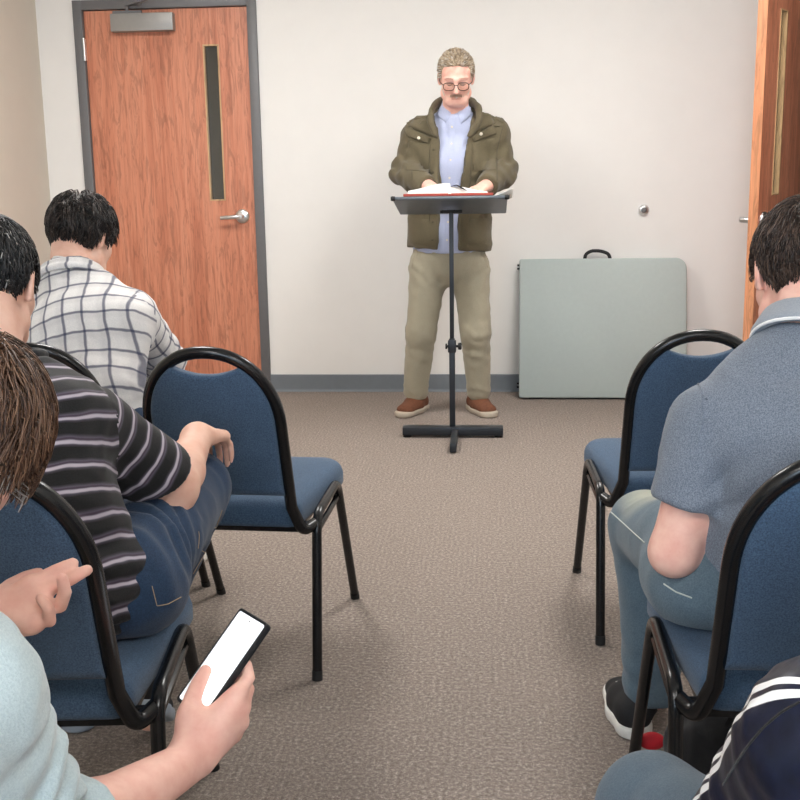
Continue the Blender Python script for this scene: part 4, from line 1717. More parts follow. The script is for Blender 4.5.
F.s(lambda P: np.maximum(np.maximum(np.interp(P[:, 2], zz, xl) - P[:, 0], P[:, 0] - np.interp(P[:, 2], zz, xr)), P[:, 1] - 5.50), 0.008)
for q in 'RL':
    a_, b_ = J['el' + q], lerp(J['el' + q], J['wr' + q], 0.99)
    F.clip(lambda P, b_=b_, a_=a_: np.minimum((P - b_) @ unit(b_ - a_), 0.09 - np.linalg.norm(P - b_, axis=1)), 0.004)
    F.disp(creases(J['el' + q], (1, 0.3, 0.6) if q == 'R' else (-1, 0.3, 0.6), 0.13, 0.055, 0.009, 2 if q == 'R' else 6))
F.disp(folds(7, 0.010, 41, (1.2, 1.2, 0.9)))
jk = sdf_mesh('jacket', F, *bounds([J[k] for k in ('pel', 'shR', 'shL', 'elR', 'elL', 'wrR', 'wrL', 'nk')], 0.22), 0.0075, M['olive'], ps)
bj = bvh_of(jk)
col_r = [W(435, 135, 5.36), W(430, 121, 5.38), W(432, 108, 5.43), W(440, 101, 5.53), W(456, 99, 5.58), W(472, 101, 5.53), W(479, 108, 5.43), W(479, 121, 5.38), W(470, 135, 5.36)]
F = Field()
cp = resample(col_r, 26)
F.u(chain(list(cp), list(0.013 + 0.006 * np.sin(np.linspace(0, PI, 26)))), 0)
for sx, (a, b) in (((-1), ((431, 120), (416, 122))), ((1), ((479, 118), (490, 119)))):
    F.u(ec(seen(bj, *a, 0.004, 5.4), seen(bj, *b, 0.006, 5.4), (0.030, 0.012), (0.020, 0.010), (0.3 * sx, 0, 1)), 0.02)
F.u(rc(W(441, 112, 5.56), W(472, 112, 5.56), 0.048, 0.048), 0.03)
F.disp(folds(14, 0.004, 45))
sdf_mesh('collar', F, *bounds(list(cp), 0.10), 0.006, M['olive'], jk)
for nm, quad, t in (('lapel', [(434, 104), (418, 113), (409, 127), (438, 139)], 0.014), ('lapel', [(474, 104), (488, 113), (495, 124), (467, 136)], 0.014), ('pocket_flap', [(410, 128), (431, 138), (430, 144), (408, 137)], 0.010), ('pocket', [(408, 141), (430, 144), (429, 172), (407, 170)], 0.007), ('pocket_flap', [(472, 137), (494, 125), (496, 134), (473, 142)], 0.010), ('pocket', [(473, 142), (495, 138), (496, 170), (474, 171)], 0.007), ('pocket', [(410, 218), (434, 220), (434, 245), (410, 243)], 0.006), ('pocket', [(463, 220), (489, 218), (490, 243), (463, 245)], 0.006), ('front_placket', [(430, 140), (439, 142), (438, 250), (429, 250)], 0.007), ('front_placket', [(464, 146), (472, 142), (468, 248), (460, 248)], 0.007), ('shoulder_tab', [(403, 120), (424, 110), (426, 115), (405, 126)], 0.006), ('shoulder_tab', [(488, 110), (505, 118), (504, 124), (487, 115)], 0.006)):
    patch(nm, bj, quad, M['olive'], jk, t, 8, 10, 5.38)
for (x, y) in ((419, 138), (481, 134)):
    p = seen(bj, x, y, 0.010, 5.38)
    MB().lathe(p, (0, -1, 0.1), [(0.008, 0), (0.008, 0.003), (0.005, 0.005)], 12).build('snap_button', M['button'], jk)
for (x, y) in ((434, 150), (433.5, 172), (433, 222), (433, 240)):
    p = seen(bj, x, y, 0.006, 5.38)
    MB().lathe(p, (0, -1, 0.1), [(0.006, 0), (0.006, 0.003), (0.004, 0.004)], 10).build('snap_button', M['olive_dark'], jk)
seam('yoke_seam', bj, [(404, 128), (412, 150), (412, 180)], M['olive_dark'], jk, 0.0025, 5.4)
seam('yoke_seam', bj, [(503, 126), (497, 150), (497, 180)], M['olive_dark'], jk, 0.0025, 5.4)
# ================================================================== seated people
def seat_frame_joints(J):
    return J


def back_hair(H, F):
    pass


# ---- man in the plaid shirt
pp_ = ptag('person', 'man in a white and navy plaid shirt with bowed head, seated before the closed door', 'person', (-1.06, 2.78, 0))
J = dict(pel=A(-1.065, 2.735, 0.545), wst=A(-1.075, 2.755, 0.66), chs=A(-1.085, 2.84, 0.80), nk=W(72, 283, 2.93))
J['shR'] = W(131, 318, 2.92)
J['shL'] = W(12, 316, 2.95)
J['elR'] = W(166, 362, 3.10)
J['elL'] = A(-1.36, 3.08, 0.66)
J['wrR'], J['wrL'] = A(-1.02, 3.24, 0.62), A(-1.18, 3.24, 0.62)
J['hipR'], J['hipL'] = A(-0.965, 2.76, 0.53), A(-1.165, 2.76, 0.53)
J['knR'], J['knL'] = A(-0.95, 3.20, 0.52), A(-1.20, 3.20, 0.52)
J['anR'], J['anL'] = A(-0.98, 3.17, 0.09), A(-1.20, 3.17, 0.09)
Hp = Head(W(83, 236, 3.03), (0.32, 0.86, -0.40), (0.14, 0.36, 0.9), 0.92)
F = Field()
torso(F, J, 0, s=0.94)
for q in 'RL':
    arm(F, J, q, 0, 0.95)
    leg(F, J, q, 0, 0.95)
    F.u(rc(J['an' + q], J['an' + q] + A(0, 0.10, -0.05), 0.036, 0.03), 0.02)
F.u(rc(J['nk'] - A(0, 0.03, 0.03), Hp.p(0, -0.035, -0.05), 0.058, 0.056), 0.03)
Hp.skull(F)
generic_hand(F, J['wrR'], (-0.5, 0.6, -0.1), (0, 0.2, -1), (-1, 0.5, 0), (0.4, 0.5, 0.4), 0.95)
generic_hand(F, J['wrL'], (0.5, 0.6, -0.1), (0, 0.2, -1), (1, 0.5, 0), (0.4, 0.5, 0.4), 0.95)
sdf_mesh('body', F, *bounds(list(J.values()) + [Hp.p(0, 0, 0.1)], 0.16), 0.006, M['skin_pale'], pp_)
hair_mesh('hair', Hp, M['hair_dark'], pp_, 5200, 0.042, 0.016, 0.0016, grav=0.35, cap=0.010, line=dict(front=0.05, back=-0.080, side=0.0, burn=-0.03), seed=13, wave=0.9, lift=0.35)
F = Field()
torso(F, J, 0.016, s=0.95)
for q, p in (('R', 1), ('L', 2)):
    arm(F, J, q, 0.016, 0.97, part=p)
    F.disp(creases(J['el' + q], J['el' + q] - J['sh' + q], 0.12, 0.05, 0.006, p))
F.u(rc(J['nk'] - A(0, 0.03, 0.04), lerp(J['nk'], Hp.p(0, -0.035, -0.05), 0.35), 0.072, 0.066), 0.02)
nd_ = unit(Hp.p(0, -0.035, -0.05) - J['nk'])
F.neck(J['nk'] + nd_ * 0.045, nd_ + A(0, 0.2, 0))
F.cut(A(0, 0, 0.47), (0, 0, -1), 0.01)
for q in 'RL':
    F.clip(lambda P, a=J['el' + q], b=J['wr' + q]: np.minimum((P - lerp(a, b, 0.9)) @ unit(b - a), 0.07 - np.linalg.norm(P - b, axis=1)), 0.004)
F.disp(folds(8, 0.007, 51, (1, 1, 1)))
ax = lambda p, a, b, side, rad=None: (p, J[a], J[b] - J[a], side, rad)
sc_ = J['shR'] - J['shL']
axes = [(0, J['pel'], J['nk'] - J['pel'], sc_, None)] + [(p, J['sh' + q], J['el' + q] - J['sh' + q], (0.3, -0.6, 0.9), 0.06) for p, q in ((1, 'R'), (2, 'L'))] + [(p, J['el' + q], J['wr' + q] - J['el' + q], (0.3, -0.6, 0.9), 0.05) for p, q in ((3, 'R'), (4, 'L'))]
sh_ = sdf_mesh('shirt', F, *bounds([J[k] for k in ('pel', 'shR', 'shL', 'elR', 'elL', 'wrR', 'wrL', 'nk')], 0.2), 0.0065, M['plaid'], pp_, axes)
bsh = bvh_of(sh_)
# collar band folded over at the neck
cc = J['nk'] + nd_ * 0.030
F = Field()
s1 = unit(np.cross(nd_, (1, 0, 0)))
s2 = np.cross(nd_, s1)
ring = [cc + (s1 * math.cos(t) * 0.078 + s2 * math.sin(t) * 0.080) for t in np.linspace(0, 2 * PI, 25)]
F.u(chain(ring, 0.010), 0)
F.u(chain([p - nd_ * 0.022 + unit(p - cc) * 0.012 for p in ring], 0.009), 0.018)
sdf_mesh('collar', F, *bounds(ring, 0.06), 0.005, M['plaid'], sh_, [(0, J['pel'], J['nk'] - J['pel'], sc_, None)])
F = Field()
F.u(ec(J['pel'], J['wst'] - A(0, 0, 0.03), (0.165, 0.125), (0.150, 0.112), (1, 0, 0)), 0.03)
for q, p in (('R', 5), ('L', 6)):
    F.u(rc(J['hip' + q], J['kn' + q], 0.095, 0.070), 0.03)
    F.u(rc(J['kn' + q], J['an' + q], 0.070, 0.056), 0.03)
F.cut(A(0, 0, 0.07), (0, 0, -1), 0.01)
F.disp(folds(8, 0.005, 55))
sdf_mesh('trousers', F, *bounds([J[k] for k in ('pel', 'hipR', 'hipL', 'knR', 'knL', 'anR', 'anL', 'wst')], 0.14), 0.008, M['denim_dark'], pp_)
for q in 'RL':
    a = J['an' + q]
    shoe(pp_, A(a[0], a[1] - 0.06, 0), A(a[0] + (0.03 if q == 'R' else -0.03), a[1] + 0.21, 0), (M['black_shoe'], M['white_sole']), 1.0, a)

# ---- man in the striped polo
sp_ = ptag('person', 'man in a black striped polo and dark jeans, hand resting on his right knee', 'person', (-0.72, 1.76, 0))
J = dict(pel=A(-0.745, 1.70, 0.545), wst=A(-0.780, 1.69, 0.66), chs=A(-0.812, 1.745, 0.765), nk=W(-4, 376, 1.83))
J['shR'] = W(96, 431, 1.82)
J['shL'] = A(-1.00, 1.86, 0.84)
J['elR'] = W(173, 488, 1.94)
J['elL'] = A(-1.10, 2.02, 0.62)
J['wrR'], J['wrL'] = W(198, 437, 2.15), A(-0.92, 2.22, 0.64)
J['hipR'], J['hipL'] = A(-0.630, 1.735, 0.530), A(-0.83, 1.735, 0.535)
J['knR'], J['knL'] = W(192, 488, 2.20), A(-0.90, 2.18, 0.53)
J['anR'], J['anL'] = A(-0.725, 2.02, 0.25), A(-0.92, 2.22, 0.10)
Ht = Head(W(-9, 282, 1.90), (-0.06, 0.93, -0.32), (0.02, 0.30, 0.95), 0.95)
F = Field()
torso(F, J, 0, s=0.95)
for q in 'RL':
    arm(F, J, q, 0, 1.0)
    leg(F, J, q, 0, 0.95)
F.u(rc(J['anR'], A(-0.735, 2.12, 0.07), 0.036, 0.03), 0.02)
F.u(rc(J['anL'], J['anL'] + A(0, 0.10, -0.05), 0.036, 0.03), 0.02)
F.u(rc(J['nk'] - A(0, 0.02, 0.04), Ht.p(0, -0.035, -0.05), 0.064, 0.060), 0.03)
Ht.skull(F)
F.u(el(lerp(J['elR'], J['wrR'], 0.02), (0.044, 0.044, 0.044)), 0.02)
generic_hand(F, J['wrR'], W(218, 434, 2.25) - J['wrR'], W(214, 470, 2.22) - W(213, 434, 2.22), (-1, 0.4, 0.1), (0.50, 0.50, 0.25), 0.98, tc=0.3, spread=0.04)
generic_hand(F, J['wrL'], (0.1, 1, -0.2), (0, 0.1, -1), (1, 0, 0), (0.3, 0.4, 0.3), 0.95)
sdf_mesh('body', F, *bounds(list(J.values()) + [Ht.p(0, 0, 0.1)], 0.16), 0.0052, M['skin_pale'], sp_)
hair_mesh('hair', Ht, M['hair_black'], sp_, 6500, 0.024, 0.007, 0.0011, grav=0.7, cap=0.005, line=dict(front=0.05, back=-0.080, side=0.0, burn=-0.03), seed=17, wave=0.25, lift=0.15, gray=lambda q: np.full(len(q), 0.03))
F = Field()
torso(F, J, 0.015, s=0.97, belly=0.010)
for q, p in (('R', 1), ('L', 2)):
    F.u(sleeve(J['sh' + q], J['el' + q], 0.073, 0.070, 0.88), 0.014, p)
F.neck(J['nk'] + A(0, 0.0, 0.020), unit(Ht.p(0, -0.03, -0.05) - J['nk']) + A(0, -0.15, 0))
F.clip(lambda P: -(P[:, 2] - 0.475) + 0.9 * np.clip(P[:, 1] - 1.68, 0, 1), 0.01)
F.u(el(J['pel'] + A(0.052, -0.02, -0.005), (0.122, 0.13, 0.10)), 0.03)
F.disp(creases(A(-0.60, 1.62, 0.56), (0.5, 0, 1), 0.12, 0.038, 0.006, 2))
F.disp(creases(lerp(J['shR'], J['chs'], 0.45) + A(0.04, -0.03, -0.10), (0.8, 0, 0.6), 0.09, 0.045, 0.006, 4))
F.disp(folds(8, 0.006, 61, (0.8, 1, 1.2)))
axes = [(0, J['pel'], J['nk'] - J['pel'], J['shR'] - J['shL'], None)] + [(p, J['sh' + q], J['el' + q] - J['sh' + q], (0, 0, 1), 0.07) for p, q in ((1, 'R'), (2, 'L'))]
st_ = sdf_mesh('polo_shirt', F, *bounds([J[k] for k in ('pel', 'shR', 'shL', 'elR', 'elL', 'nk')], 0.2), 0.0052, M['striped'], sp_, axes)
nd_ = unit(Ht.p(0, -0.035, -0.05) - J['nk'])
cc = J['nk'] + nd_ * 0.022
s1 = unit(np.cross(nd_, (1, 0, 0)))
s2 = np.cross(nd_, s1)
ring = [cc + (s1 * math.cos(t) * 0.084 + s2 * math.sin(t) * 0.086) for t in np.linspace(0, 2 * PI, 25)]
F = Field()
F.u(chain(ring, 0.010), 0)
F.u(chain([p - nd_ * 0.030 + unit(p - cc) * 0.016 for p in ring], 0.010), 0.02)
sdf_mesh('collar', F, *bounds(ring, 0.06), 0.005, M['black_cloth'], st_)
bst = bvh_of(st_)
F = Field()
F.u(ec(J['pel'] - A(0, 0, 0.03), lerp(J['pel'], J['wst'], 0.1), (0.160, 0.118), (0.150, 0.108), (1, 0, 0)), 0.03)
for q in 'RL':
    F.u(el(J['hip' + q] + A(0, 0.0, -0.02), (0.10, 0.11, 0.075)), 0.03)
    F.u(rc(J['hip' + q], J['kn' + q], 0.098, 0.078), 0.03)
    F.u(rc(J['kn' + q], J['an' + q], 0.074, 0.056), 0.03)
F.cut(A(0, 0, 0.455), (0, 0, -1), 0.02) if False else None
F.clip(lambda P: np.where(P[:, 1] < 1.95, 0.455 - P[:, 2], -0.02), 0.006)
F.disp(creases(J['hipR'] + A(0.03, 0.09, 0.05), (0.3, 1, -0.2), 0.11, 0.045, 0.007, 3))
F.disp(folds(8, 0.006, 65))
je = sdf_mesh('jeans', F, *bounds([J[k] for k in ('pel', 'hipR', 'hipL', 'knR', 'knL', 'anR', 'anL', 'wst')], 0.16), 0.006, M['denim_dark'], sp_)
bje = bvh_of(je)
seam('side_seam', bje, [(222, 510), (212, 540), (201, 560), (193, 574)], M['stitch'], je, 0.0008, 1.9)
seam('pocket_seam', bje, [(152, 586), (157, 606), (168, 604), (181, 597)], M['stitch'], je, 0.0008, 1.8)
p = seen(bje, 151, 652, 0.001, 1.75)
MB().lathe(p, unit(CAM - p), [(0.004, 0), (0.004, 0.0015), (0.002, 0.0025)], 10).build('rivet', M['chrome'], je)
shoe(sp_, A(-0.715, 1.98, 0.150), A(-0.745, 2.20, 0.012), (M['black_shoe'], M['sole_grey']), 1.0, J['anR'], laces=False)
shoe(sp_, A(-0.92, 2.16, 0), A(-0.96, 2.43, 0), (M['black_shoe'], M['sole_grey']), 1.0, J['anL'])

# ---- man in the grey polo
gp_ = ptag('person', 'man with brown hair in a heather grey polo and washed jeans seated on the right', 'person', (0.50, 1.86, 0))
J = dict(pel=A(0.50, 1.80, 0.545), wst=A(0.50, 1.775, 0.66), chs=A(0.505, 1.765, 0.78), nk=W(804, 344, 1.80))
J['shL'] = W(713, 428, 1.78)
J['shR'] = A(0.68, 1.79, 0.82)
J['elL'] = W(674, 552, 1.76)
J['elR'] = A(0.74, 1.87, 0.54)
J['wrL'], J['wrR'] = A(0.42, 2.08, 0.61), A(0.60, 2.08, 0.61)
J['hipL'], J['hipR'] = A(0.385, 1.83, 0.535), A(0.60, 1.83, 0.535)
J['knL'], J['knR'] = W(645, 527, 2.31), A(0.68, 2.30, 0.47)
J['anL'], J['anR'] = W(652, 692, 2.26), A(0.66, 2.26, 0.09)
Hg = Head(W(803, 272, 1.90), (-0.06, 0.93, -0.34), (0.02, 0.32, 0.94), 0.97)
F = Field()
torso(F, J, 0, s=0.96)
for q in 'RL':
    arm(F, J, q, 0, 0.98, rs=(0.053, 0.041, 0.041, 0.029))
    leg(F, J, q, 0, 0.9)
    F.u(rc(J['an' + q], J['an' + q] + A(0, 0.10, -0.05), 0.036, 0.03), 0.02)
F.u(rc(J['nk'] - A(0, 0.02, 0.04), Hg.p(0, -0.035, -0.05), 0.058, 0.056), 0.03)
Hg.skull(F)
generic_hand(F, J['wrL'], (0.5, 0.6, -0.2), (0, 0.3, -1), (1, 0.5, 0), (0.3, 0.4, 0.3), 0.98)
generic_hand(F, J['wrR'], (-0.5, 0.6, -0.2), (0, 0.3, -1), (-1, 0.5, 0), (0.3, 0.4, 0.3), 0.98)
sdf_mesh('body', F, *bounds(list(J.values()) + [Hg.p(0, 0, 0.1)], 0.16), 0.0055, M['skin_pink'], gp_)
hair_mesh('hair', Hg, M['hair_mid'], gp_, 7500, 0.026, 0.009, 0.0011, grav=0.5, cap=0.006, line=dict(front=0.05, back=-0.080, side=0.0, burn=-0.02), seed=23, wave=0.35, lift=0.25)
F = Field()
torso(F, J, 0.015, s=0.91, belly=0.01)
for q, p in (('L', 2), ('R', 1)):
    F.u(sleeve(J['sh' + q], J['el' + q], 0.072, 0.062, 0.62), 0.009, p)
F.neck(J['nk'] + A(0, 0, 0.015), unit(Hg.p(0, -0.03, -0.05) - J['nk']) + A(0, -0.2, 0))
F.clip(lambda P: 0.50 - P[:, 2] - 0.3 * (P[:, 1] - 1.8), 0.01)
F.disp(creases(lerp(J['shL'], J['chs'], 0.35) + A(0, -0.06, -0.06), (0.75, 0, -0.65), 0.08, 0.06, 0.006, 5))
F.disp(folds(7, 0.006, 71, (1, 1, 0.9)))
gt = sdf_mesh('polo_shirt', F, *bounds([J[k] for k in ('pel', 'shR', 'shL', 'elR', 'elL', 'nk')], 0.2), 0.006, M['heather'], gp_)
bg_ = bvh_of(gt)
nd_ = unit(Hg.p(0, -0.035, -0.05) - J['nk'])
cc = J['nk'] + nd_ * 0.030
s1 = unit(np.cross(nd_, (1, 0, 0)))
s2 = np.cross(nd_, s1)
circ = lambda r, off: [cc + nd_ * off + (s1 * math.cos(t) * r + s2 * math.sin(t) * r) for t in np.linspace(0, 2 * PI, 33)]
F = Field()
F.u(chain(circ(0.062, 0.012), 0.008), 0)
F.u(chain(circ(0.068, -0.006), 0.008), 0.025)
F.u(chain(circ(0.078, -0.024), 0.007), 0.025)
co_ = sdf_mesh('collar', F, *bounds(circ(0.1, 0), 0.06), 0.005, M['heather_collar'], gt)
MB().tube(circ(0.0835, -0.030), 0.0028, 6, cap=False).build('collar_edge', M['white_trim'], co_)
seam('sleeve_seam', bg_, [(694, 372), (702, 395), (703, 420), (698, 445)], M['heather'], gt, 0.0022, 1.7)
F = Field()
F.u(ec(J['pel'] - A(0, 0, 0.01), lerp(J['pel'], J['wst'], 0.35), (0.165, 0.122), (0.155, 0.112), (1, 0, 0)), 0.03)
for q in 'RL':
    F.u(rc(J['hip' + q], J['kn' + q], 0.094, 0.072), 0.03)
    F.u(el(J['hip' + q] + A(-0.015 if q == 'L' else 0.015, 0.03, -0.035), (0.110, 0.15, 0.085)), 0.03)
    F.u(rc(J['kn' + q], J['an' + q], 0.071, 0.062), 0.03)
    F.disp(creases(J['an' + q] + A(0, 0, 0.04), (0.1, 0, 1), 0.09, 0.05, 0.004, 3))
F.cut(A(0, 0, 0.075), (0, 0, -1), 0.008)
F.clip(lambda P: np.where(P[:, 1] < 2.03, 0.452 - 0.10 * np.clip((0.305 - P[:, 0]) / 0.03, 0, 1) - P[:, 2], -0.02), 0.006)
F.disp(folds(7, 0.005, 75))
gj = sdf_mesh('jeans', F, *bounds([J[k] for k in ('pel', 'hipR', 'hipL', 'knR', 'knL', 'anR', 'anL', 'wst')], 0.16), 0.0065, M['denim_light'], gp_, color=lambda P: sum(np.clip(1.25 - np.linalg.norm((P - J['kn' + q] - A(0.01, -0.05, 0.075)) / A(0.075, 0.13, 0.05), axis=1), 0, 0.9) for q in 'RL') + 0.12 * np.clip(vnoise(P, 16, 3), 0, 1))
bgj = bvh_of(gj)
seam('side_seam', bgj, [(611, 512), (622, 522), (634, 533), (645, 543)], M['stitch_pale'], gj, 0.0014, 2.3)
seam('pocket_seam', bgj, [(664, 584), (676, 592), (692, 598)], M['stitch_pale'], gj, 0.0014, 2.0)
for q, hl, tp in (('L', Z(636, 741, 0), A(0.305, 2.43, 0)), ('R', A(0.66, 2.19, 0), A(0.70, 2.46, 0))):
    shoe(gp_, hl, tp, (M['black_shoe'], M['white_sole'], M['white_sole']), 1.0, J['an' + q])
# ---- bearded man with the phone, close on the left
fp_ = ptag('person', 'bearded man in pale blue sweater leaning forward and holding a phone, at the left edge', 'person', (-0.68, 0.80, 0))
PC = W(222, 662, 1.50)
PLn, PW, PT = 0.166, 0.084, 0.0095
La, Sa = unit(A(0.080, 0.072, 0.108)), unit(A(0.053, -0.059, 0.0005))
Sa = unit(Sa - La * La.dot(Sa))
Na = np.cross(Sa, La)
if Na.dot(CAM - PC) < 0:
    Na = -Na
ph = lambda a, b, c: PC + La * a * PLn + Sa * b * PW + Na * c
J = dict(pel=A(-0.69, 0.70, 0.55), wst=A(-0.69, 0.72, 0.67), chs=A(-0.68, 0.88, 0.76), nk=A(-0.655, 1.00, 0.845))
J['shR'] = W(-38, 704, 0.98)
J['shL'] = A(-0.86, 1.00, 0.78)
J['elR'] = W(42, 850, 1.12)
J['wrR'] = ph(-0.80, 0.74, -0.012)
J['elL'] = A(-0.86, 1.13, 0.53)
J['wrL'] = W(-8, 618, 1.26)
J['hipR'], J['hipL'] = A(-0.59, 0.72, 0.54), A(-0.79, 0.72, 0.54)
J['knR'], J['knL'] = A(-0.60, 1.17, 0.50), A(-0.86, 1.17, 0.50)
J['anR'], J['anL'] = A(-0.60, 1.13, 0.09), A(-0.86, 1.13, 0.09)
Hf = Head(W(-47, 447, 1.12), (-0.16, 0.84, -0.50), (0.30, 0.50, 0.80), 0.95)
F = Field()
torso(F, J, 0, s=0.95)
for q in 'RL':
    leg(F, J, q, 0, 0.95)
    F.u(rc(J['an' + q], J['an' + q] + A(0, 0.10, -0.05), 0.036, 0.03), 0.02)
for q in 'RL':
    arm(F, J, q, 0, 1.0, rs=(0.056, 0.046, 0.045, 0.029))
F.u(rc(J['nk'] - A(0, 0.03, 0.04), Hf.p(0, -0.035, -0.05), 0.060, 0.058), 0.03)
Hf.skull(F)
# right hand: palm and fingers under the phone, thumb over its screen
w_ = J['wrR']
mcp = [ph(-0.14, 0.70, -0.014), ph(-0.22, 0.70, -0.034), ph(-0.33, 0.66, -0.050), ph(-0.45, 0.58, -0.058)]
for p, r in zip(mcp, (0.0135, 0.0135, 0.013, 0.012)):
    F.u(rc(lerp(w_, p, 0.12), p, 0.021, r), 0.014)
F.u(rc(ph(-0.74, 0.66, 0.002), ph(-0.52, 0.42, 0.016), 0.024, 0.019), 0.020)
F.u(rc(ph(-0.60, 0.62, -0.006), ph(-0.24, 0.64, -0.016), 0.022, 0.014), 0.016)
thumb = chain([ph(-0.56, 0.46, 0.016), ph(-0.40, 0.24, 0.0205), ph(-0.27, 0.10, 0.0185), ph(-0.145, -0.02, 0.0145)], [0.0165, 0.0130, 0.0118, 0.0095])
F.u(thumb, 0.012)
fg = [chain([mcp[0], ph(0.02, 0.60, -0.020), ph(0.10, 0.30, -0.022), ph(0.10, 0.02, -0.020)], [0.012, 0.0098, 0.009, 0.008]),
      chain([mcp[1], ph(-0.06, 0.52, -0.036), ph(-0.02, 0.18, -0.028), ph(-0.03, -0.12, -0.022)], [0.0118, 0.0098, 0.009, 0.008]),
      chain([mcp[2], ph(-0.22, 0.44, -0.046), ph(-0.20, 0.06, -0.034), ph(-0.22, -0.26, -0.024)], [0.0115, 0.0095, 0.0088, 0.0078]),
      chain([mcp[3], ph(-0.52, 0.34, -0.040), ph(-0.585, 0.06, -0.018), ph(-0.575, -0.14, -0.006)], [0.0105, 0.0088, 0.0082, 0.0072])]
for i, g in enumerate(fg):
    F.u(g, 0.006)
# left hand: palm turned to the right, two fingers stretched, two curled in
w_ = J['wrL']
dep = 1.26
fl = [([(30, 585, 1.275), (50, 574, 1.29), (62, 568, 1.30), (73, 563, 1.305)], (0.0105, 0.0092, 0.0086, 0.0074)),
      ([(38, 594, 1.27), (60, 584, 1.285), (74, 577, 1.295), (87, 570, 1.30)], (0.0108, 0.0095, 0.0088, 0.0076)),
      ([(42, 605, 1.26), (60, 606, 1.255), (65, 592, 1.245), (62, 579, 1.240)], (0.0105, 0.0092, 0.0086, 0.0076)),
      ([(38, 617, 1.25), (50, 621, 1.242), (48, 608, 1.232), (40, 598, 1.230)], (0.0098, 0.0082, 0.0076, 0.0066))]
for pts, rs in fl:
    p = [W(*a) for a in pts]
    F.u(rc(lerp(w_, p[0], 0.1), p[0], 0.022, rs[0] * 1.25), 0.014)
F.u(rc(lerp(w_, W(38, 617, 1.25), 0.3), W(30, 622, 1.245), 0.024, 0.017), 0.015)
for pts, rs in fl:
    F.u(chain([W(*a) for a in pts], list(rs)), 0.005)
F.u(chain([W(0, 600, 1.27), W(12, 588, 1.30), W(26, 579, 1.33), W(38, 574, 1.35)], [0.016, 0.0135, 0.0110, 0.0090]), 0.012)
lo, hi = bounds(list(J.values()) + [Hf.p(0, 0, 0.1), PC, W(90, 570, 1.31)], 0.15)
body = sdf_mesh('body', F, lo, hi, 0.0034, M['skin_pink'], fp_)
gray_f = lambda q: np.clip((0.012 - q[:, 2]) * 16 * (q[:, 1] > -0.085), 0, 0.85)
hair_mesh('hair', Hf, M['hair_brown'], fp_, 12000, 0.042, 0.018, 0.0008, grav=0.5, cap=0.012, line=dict(front=0.05, back=-0.062, side=0.004, burn=-0.04), seed=29, wave=0.5, lift=0.45, gray=gray_f, seg=8, h=0.0035)
hair_mesh('beard', Hf, M['hair_brown'], fp_, 9000, 0.020, 0.006, 0.0009, grav=1.0, cap=0, gray=lambda q: np.full(len(q), 0.75), seed=31, seg=4, region=lambda q: np.minimum.reduce([np.where((q[:, 2] < -0.050) | (np.abs(q[:, 0]) > 0.050), 0.01, -0.01), -0.040 - q[:, 2], q[:, 1] - 0.0]))
# sweater
F = Field()
torso(F, J, 0.022, s=0.98)
F.u(rc(J['shR'], J['elR'], 0.077, 0.066), 0.03, 1)
F.u(rc(J['elR'], lerp(J['elR'], J['wrR'], 0.22), 0.066, 0.058), 0.02, 3)
F.u(rc(J['shL'], J['elL'], 0.078, 0.062), 0.03, 2)
F.u(rc(J['elL'], lerp(J['elL'], J['wrL'], 0.95), 0.062, 0.046), 0.02, 4)
F.neck(J['nk'] + A(0.01, 0.01, 0.02), unit(Hf.p(0, -0.03, -0.05) - J['nk']))
F.cut(A(0, 0, 0.50), (0, 0, -1), 0.01)
for q, t in (('R', 0.20), ('L', 0.93)):
    a, b = J['el' + q], J['wr' + q]
    F.clip(lambda P, a=a, b=b, t=t: np.minimum((P - lerp(a, b, t)) @ unit(b - a), 0.28 * (1 - t) + 0.05 - np.linalg.norm(P - b, axis=1)), 0.006)
F.disp(creases(lerp(J['shR'], J['elR'], 0.75), J['elR'] - J['shR'] + A(0.1, 0, 0), 0.15, 0.055, 0.010, 2))
F.disp(folds(9, 0.009, 81, (1, 1, 1)))
swt = sdf_mesh('sweater', F, *bounds([J[k] for k in ('pel', 'shR', 'shL', 'elR', 'elL', 'nk', 'wrL')], 0.2), 0.005, M['fleece'], fp_)
ca, cb = J['elR'], J['wrR']
d = unit(cb - ca)
s1 = unit(np.cross(d, (0, 0, 1)))
s2 = np.cross(d, s1)
c0 = lerp(ca, cb, 0.20)
F = Field()
for k in range(3):
    F.u(chain([c0 + d * (0.008 * k - 0.010) + (s1 * math.cos(t) + s2 * math.sin(t)) * (0.056 + 0.001 * k) for t in np.linspace(0, 2 * PI, 25)], 0.009), 0.006)
F.disp(folds(16, 0.004, 85))
sdf_mesh('cuff', F, c0 - 0.09, c0 + 0.09, 0.004, M['fleece'], swt)
F = Field()
F.u(ec(J['pel'] - A(0, 0, 0.01), lerp(J['pel'], J['wst'], 0.5), (0.168, 0.128), (0.155, 0.116), (1, 0, 0)), 0.03)
for q in 'RL':
    F.u(rc(J['hip' + q], J['kn' + q], 0.094, 0.070), 0.03)
    F.u(rc(J['kn' + q], J['an' + q], 0.070, 0.056), 0.03)
F.cut(A(0, 0, 0.07), (0, 0, -1), 0.01)
F.clip(lambda P: np.where(P[:, 1] < 0.93, 0.455 - P[:, 2], -0.02), 0.006)
F.disp(folds(8, 0.005, 87))
sdf_mesh('trousers', F, *bounds([J[k] for k in ('pel', 'hipR', 'hipL', 'knR', 'knL', 'anR', 'anL', 'wst')], 0.14), 0.009, M['khaki'], fp_)
for q in 'RL':
    a = J['an' + q]
    shoe(fp_, A(a[0], a[1] - 0.06, 0), A(a[0], a[1] + 0.21, 0), (M['black_shoe'], M['white_sole']), 1.0, a)

